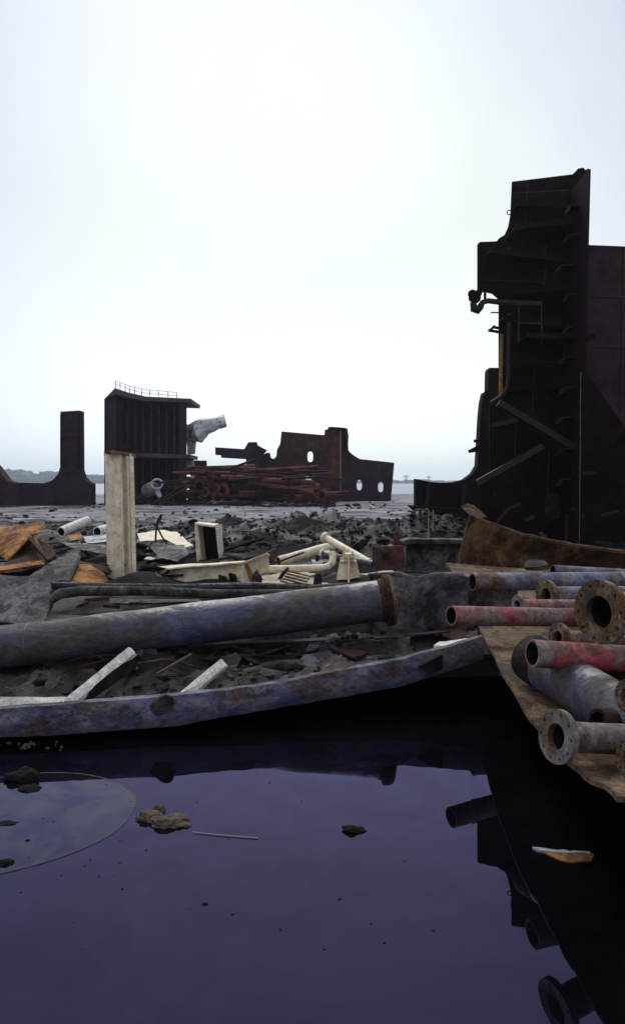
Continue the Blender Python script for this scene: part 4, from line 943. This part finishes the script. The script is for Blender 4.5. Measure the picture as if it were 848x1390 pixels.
for k in range(46):
    px = random.uniform(-10, 640); py = random.uniform(1055, 1290)
    if random.random() < .5: px = random.gauss(90, 70); py = random.uniform(1040, 1200)
    lump(px, py, random.uniform(2, 5), .003, 'floating_fleck', 'tiny dark fleck floating on the still pond', 2, k*2.7, random.choice(['clod','lump']), cat='fleck')['group'] = 'flecks floating on the pond'
def onwater(px, py, z=.004):
    d = (CAMH-z)*F/(py-HY); return Vector(((px-CX)*d/F, d, z))
rope = [(-40,1196),(0,1187),(45,1176),(95,1160),(140,1140),(165,1122),(179,1103),(184,1090),(181,1078),(165,1066),(140,1057),(105,1051),(70,1050),(30,1052),(-10,1058)]
cr = []
for i in range(len(rope)-1):
    p0, p1, p2, p3 = rope[max(i-1,0)], rope[i], rope[i+1], rope[min(i+2,len(rope)-1)]
    for k in range(6):
        u = k/6; cr.append(tuple(.5*((2*p1[m])+(-p0[m]+p2[m])*u+(2*p0[m]-5*p1[m]+4*p2[m]-p3[m])*u*u+(-p0[m]+3*p1[m]-3*p2[m]+p3[m])*u**3) for m in (0,1)))
single(G().tube([onwater(a, b2, -.001) for a, b2 in cr], .0048, 8, None, .9), 'floating_rope', M['rope'], 'thin dark rope floating in a loop on the left of the pond', 'rope')
of = [onwater(a, b2, .0015) for a, b2 in cr]
me = bpy.data.meshes.new('oil_film'); fl = [tuple(p_) for p_ in of]+[(-2.4, of[-1].y, .0015), (-2.4, of[0].y, .0015)]
me.from_pydata(fl, [], [list(range(len(fl)))]); me.materials.append(M['film']); oo = bpy.data.objects.new('oil_film', me); C.objects.link(oo); setting(oo)
single(G().tube([onwater(262,1130), onwater(300,1134), onwater(350,1138)], .0022, 6), 'floating_reed', M['reed'], 'pale reed floating right of the largest mud lump', 'reed')

t = thing('water_reflection', onwater(765,1160), 'added orange and white strips standing for a reflection in the dark water at right', 'scrap')  # flat coloured strips added to stand for a reflection on the water
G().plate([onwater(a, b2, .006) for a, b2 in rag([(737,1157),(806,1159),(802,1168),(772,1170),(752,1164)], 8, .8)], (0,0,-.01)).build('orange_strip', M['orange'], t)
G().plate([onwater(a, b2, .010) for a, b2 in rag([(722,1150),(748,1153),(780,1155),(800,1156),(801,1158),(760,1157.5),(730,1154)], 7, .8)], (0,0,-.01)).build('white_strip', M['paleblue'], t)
# ------------------------------------------------------------------ air, sky, sun, camera
hz = bpy.data.materials.new('thin_air'); hz.use_nodes = True; nt = hz.node_tree; nt.nodes.clear()
out = nt.nodes.new('ShaderNodeOutputMaterial'); pv = nt.nodes.new('ShaderNodeVolumePrincipled')
pv.inputs['Color'].default_value = (.72,.85,1.0,1); pv.inputs['Density'].default_value = .00045; pv.inputs['Anisotropy'].default_value = .55
nt.links.new(pv.outputs[0], out.inputs['Volume'])
o = G().box((-2600,-120,-1.8), (2600,2200,42)).build('haze', hz, smooth=False); o['kind'] = 'stuff'; tag(o, 'thin blue haze filling the air over the yard', 'haze')

W = bpy.data.worlds.new('World'); S.world = W; W.use_nodes = True; nt = W.node_tree; nt.nodes.clear()
out = nt.nodes.new('ShaderNodeOutputWorld'); bg = nt.nodes.new('ShaderNodeBackground'); bg.inputs['Strength'].default_value = .1
nt.links.new(bg.outputs[0], out.inputs[0])
SUN_EL, SUN_AZ = R(52), R(-12)      # azimuth from +Y towards +X
sk = nt.nodes.new('ShaderNodeTexSky'); sk.sky_type = 'NISHITA'; sk.sun_disc = False; sk.sun_elevation = SUN_EL; sk.sun_rotation = SUN_AZ
sk.air_density = 1.0; sk.dust_density = 4.0; sk.ozone_density = 1.0
tc = nt.nodes.new('ShaderNodeTexCoord'); nrm = nt.nodes.new('ShaderNodeVectorMath'); nrm.operation = 'NORMALIZE'; nt.links.new(tc.outputs['Generated'], nrm.inputs[0])
dt = nt.nodes.new('ShaderNodeVectorMath'); dt.operation = 'DOT_PRODUCT'; gd = Vector((0,1,.24)).normalized(); dt.inputs[1].default_value = gd
nt.links.new(nrm.outputs[0], dt.inputs[0])
ac = nt.nodes.new('ShaderNodeMath'); ac.operation = 'ARCCOSINE'; nt.links.new(dt.outputs['Value'], ac.inputs[0])
dv = nt.nodes.new('ShaderNodeMath'); dv.operation = 'DIVIDE'; dv.inputs[1].default_value = math.pi; nt.links.new(ac.outputs[0], dv.inputs[0])
cr_ = nt.nodes.new('ShaderNodeValToRGB'); e = cr_.color_ramp; e.interpolation = 'B_SPLINE'
stops = [(0,(7.25,7.7,7.45)), (.07,(7.15,7.6,7.4)), (.115,(6.5,7.0,7.2)), (.165,(4.7,5.2,6.5)), (.35,(5.3,5.5,6.1)), (1,(6.0,5.95,6.0))]
e.elements[0].position = 0; e.elements[1].position = 1
for i, (p_, c_) in enumerate(stops):
    el = e.elements[0] if i == 0 else e.elements[-1] if i == len(stops)-1 else e.elements.new(p_)
    el.color = (*[v/10.5 for v in c_], 1)
nt.links.new(dv.outputs[0], cr_.inputs[0])
sc = nt.nodes.new('ShaderNodeVectorMath'); sc.operation = 'SCALE'; sc.inputs['Scale'].default_value = 10.5; nt.links.new(cr_.outputs[0], sc.inputs[0])
cl = ramp(nt, noise_tex(nt, nrm.outputs[0], 3.2, 6, .55, .6), .3, .7, (.955,.96,.965,1), (1.03,1.03,1.025,1))
sz = nt.nodes.new('ShaderNodeSeparateXYZ'); nt.links.new(nrm.outputs[0], sz.inputs[0])
hl = nt.nodes.new('ShaderNodeMapRange'); hl.interpolation_type = 'SMOOTHSTEP'
for k_, v_ in ((1,0.0),(2,.34),(3,1.30),(4,1.0)): hl.inputs[k_].default_value = v_
nt.links.new(sz.outputs[2], hl.inputs[0])
s2 = nt.nodes.new('ShaderNodeVectorMath'); s2.operation = 'SCALE'; nt.links.new(sc.outputs[0], s2.inputs[0]); nt.links.new(hl.outputs[0], s2.inputs['Scale']); sc = s2
nt.links.new(mix(nt, 1.0, mix(nt, .90, sk.outputs[0], sc.outputs[0]), cl, 'MULTIPLY'), bg.inputs[0])

sl = bpy.data.lights.new('sun', 'SUN'); sl.energy = 1.5; sl.angle = R(25); sl.color = (1,.96,.90)
so = bpy.data.objects.new('sun', sl); C.objects.link(so)
sd = Vector((math.sin(SUN_AZ)*math.cos(SUN_EL), math.cos(SUN_AZ)*math.cos(SUN_EL), math.sin(SUN_EL)))
so.rotation_euler = sd.to_track_quat('Z', 'Y').to_euler(); so.location = (0, 0, 30)

cam = bpy.data.cameras.new('camera'); co = bpy.data.objects.new('camera', cam); C.objects.link(co)
co.location = (0, 0, CAMH); co.rotation_euler = (R(90), 0, 0)
cam.sensor_fit = 'HORIZONTAL'; cam.sensor_width = 36; cam.lens = 36*F/848; cam.shift_y = -40/848; cam.clip_end = 6000; cam.clip_start = .05
S.camera = co
S.view_settings.view_transform = 'Standard'; S.view_settings.look = 'None'; S.view_settings.gamma = 1; S.view_settings.exposure = .40
S.view_settings.use_curve_mapping = False
S.render.engine = 'CYCLES'; S.cycles.max_bounces = 6; S.cycles.diffuse_bounces = 3; S.cycles.glossy_bounces = 3; S.cycles.volume_bounces = 0
S.cycles.use_denoising = True
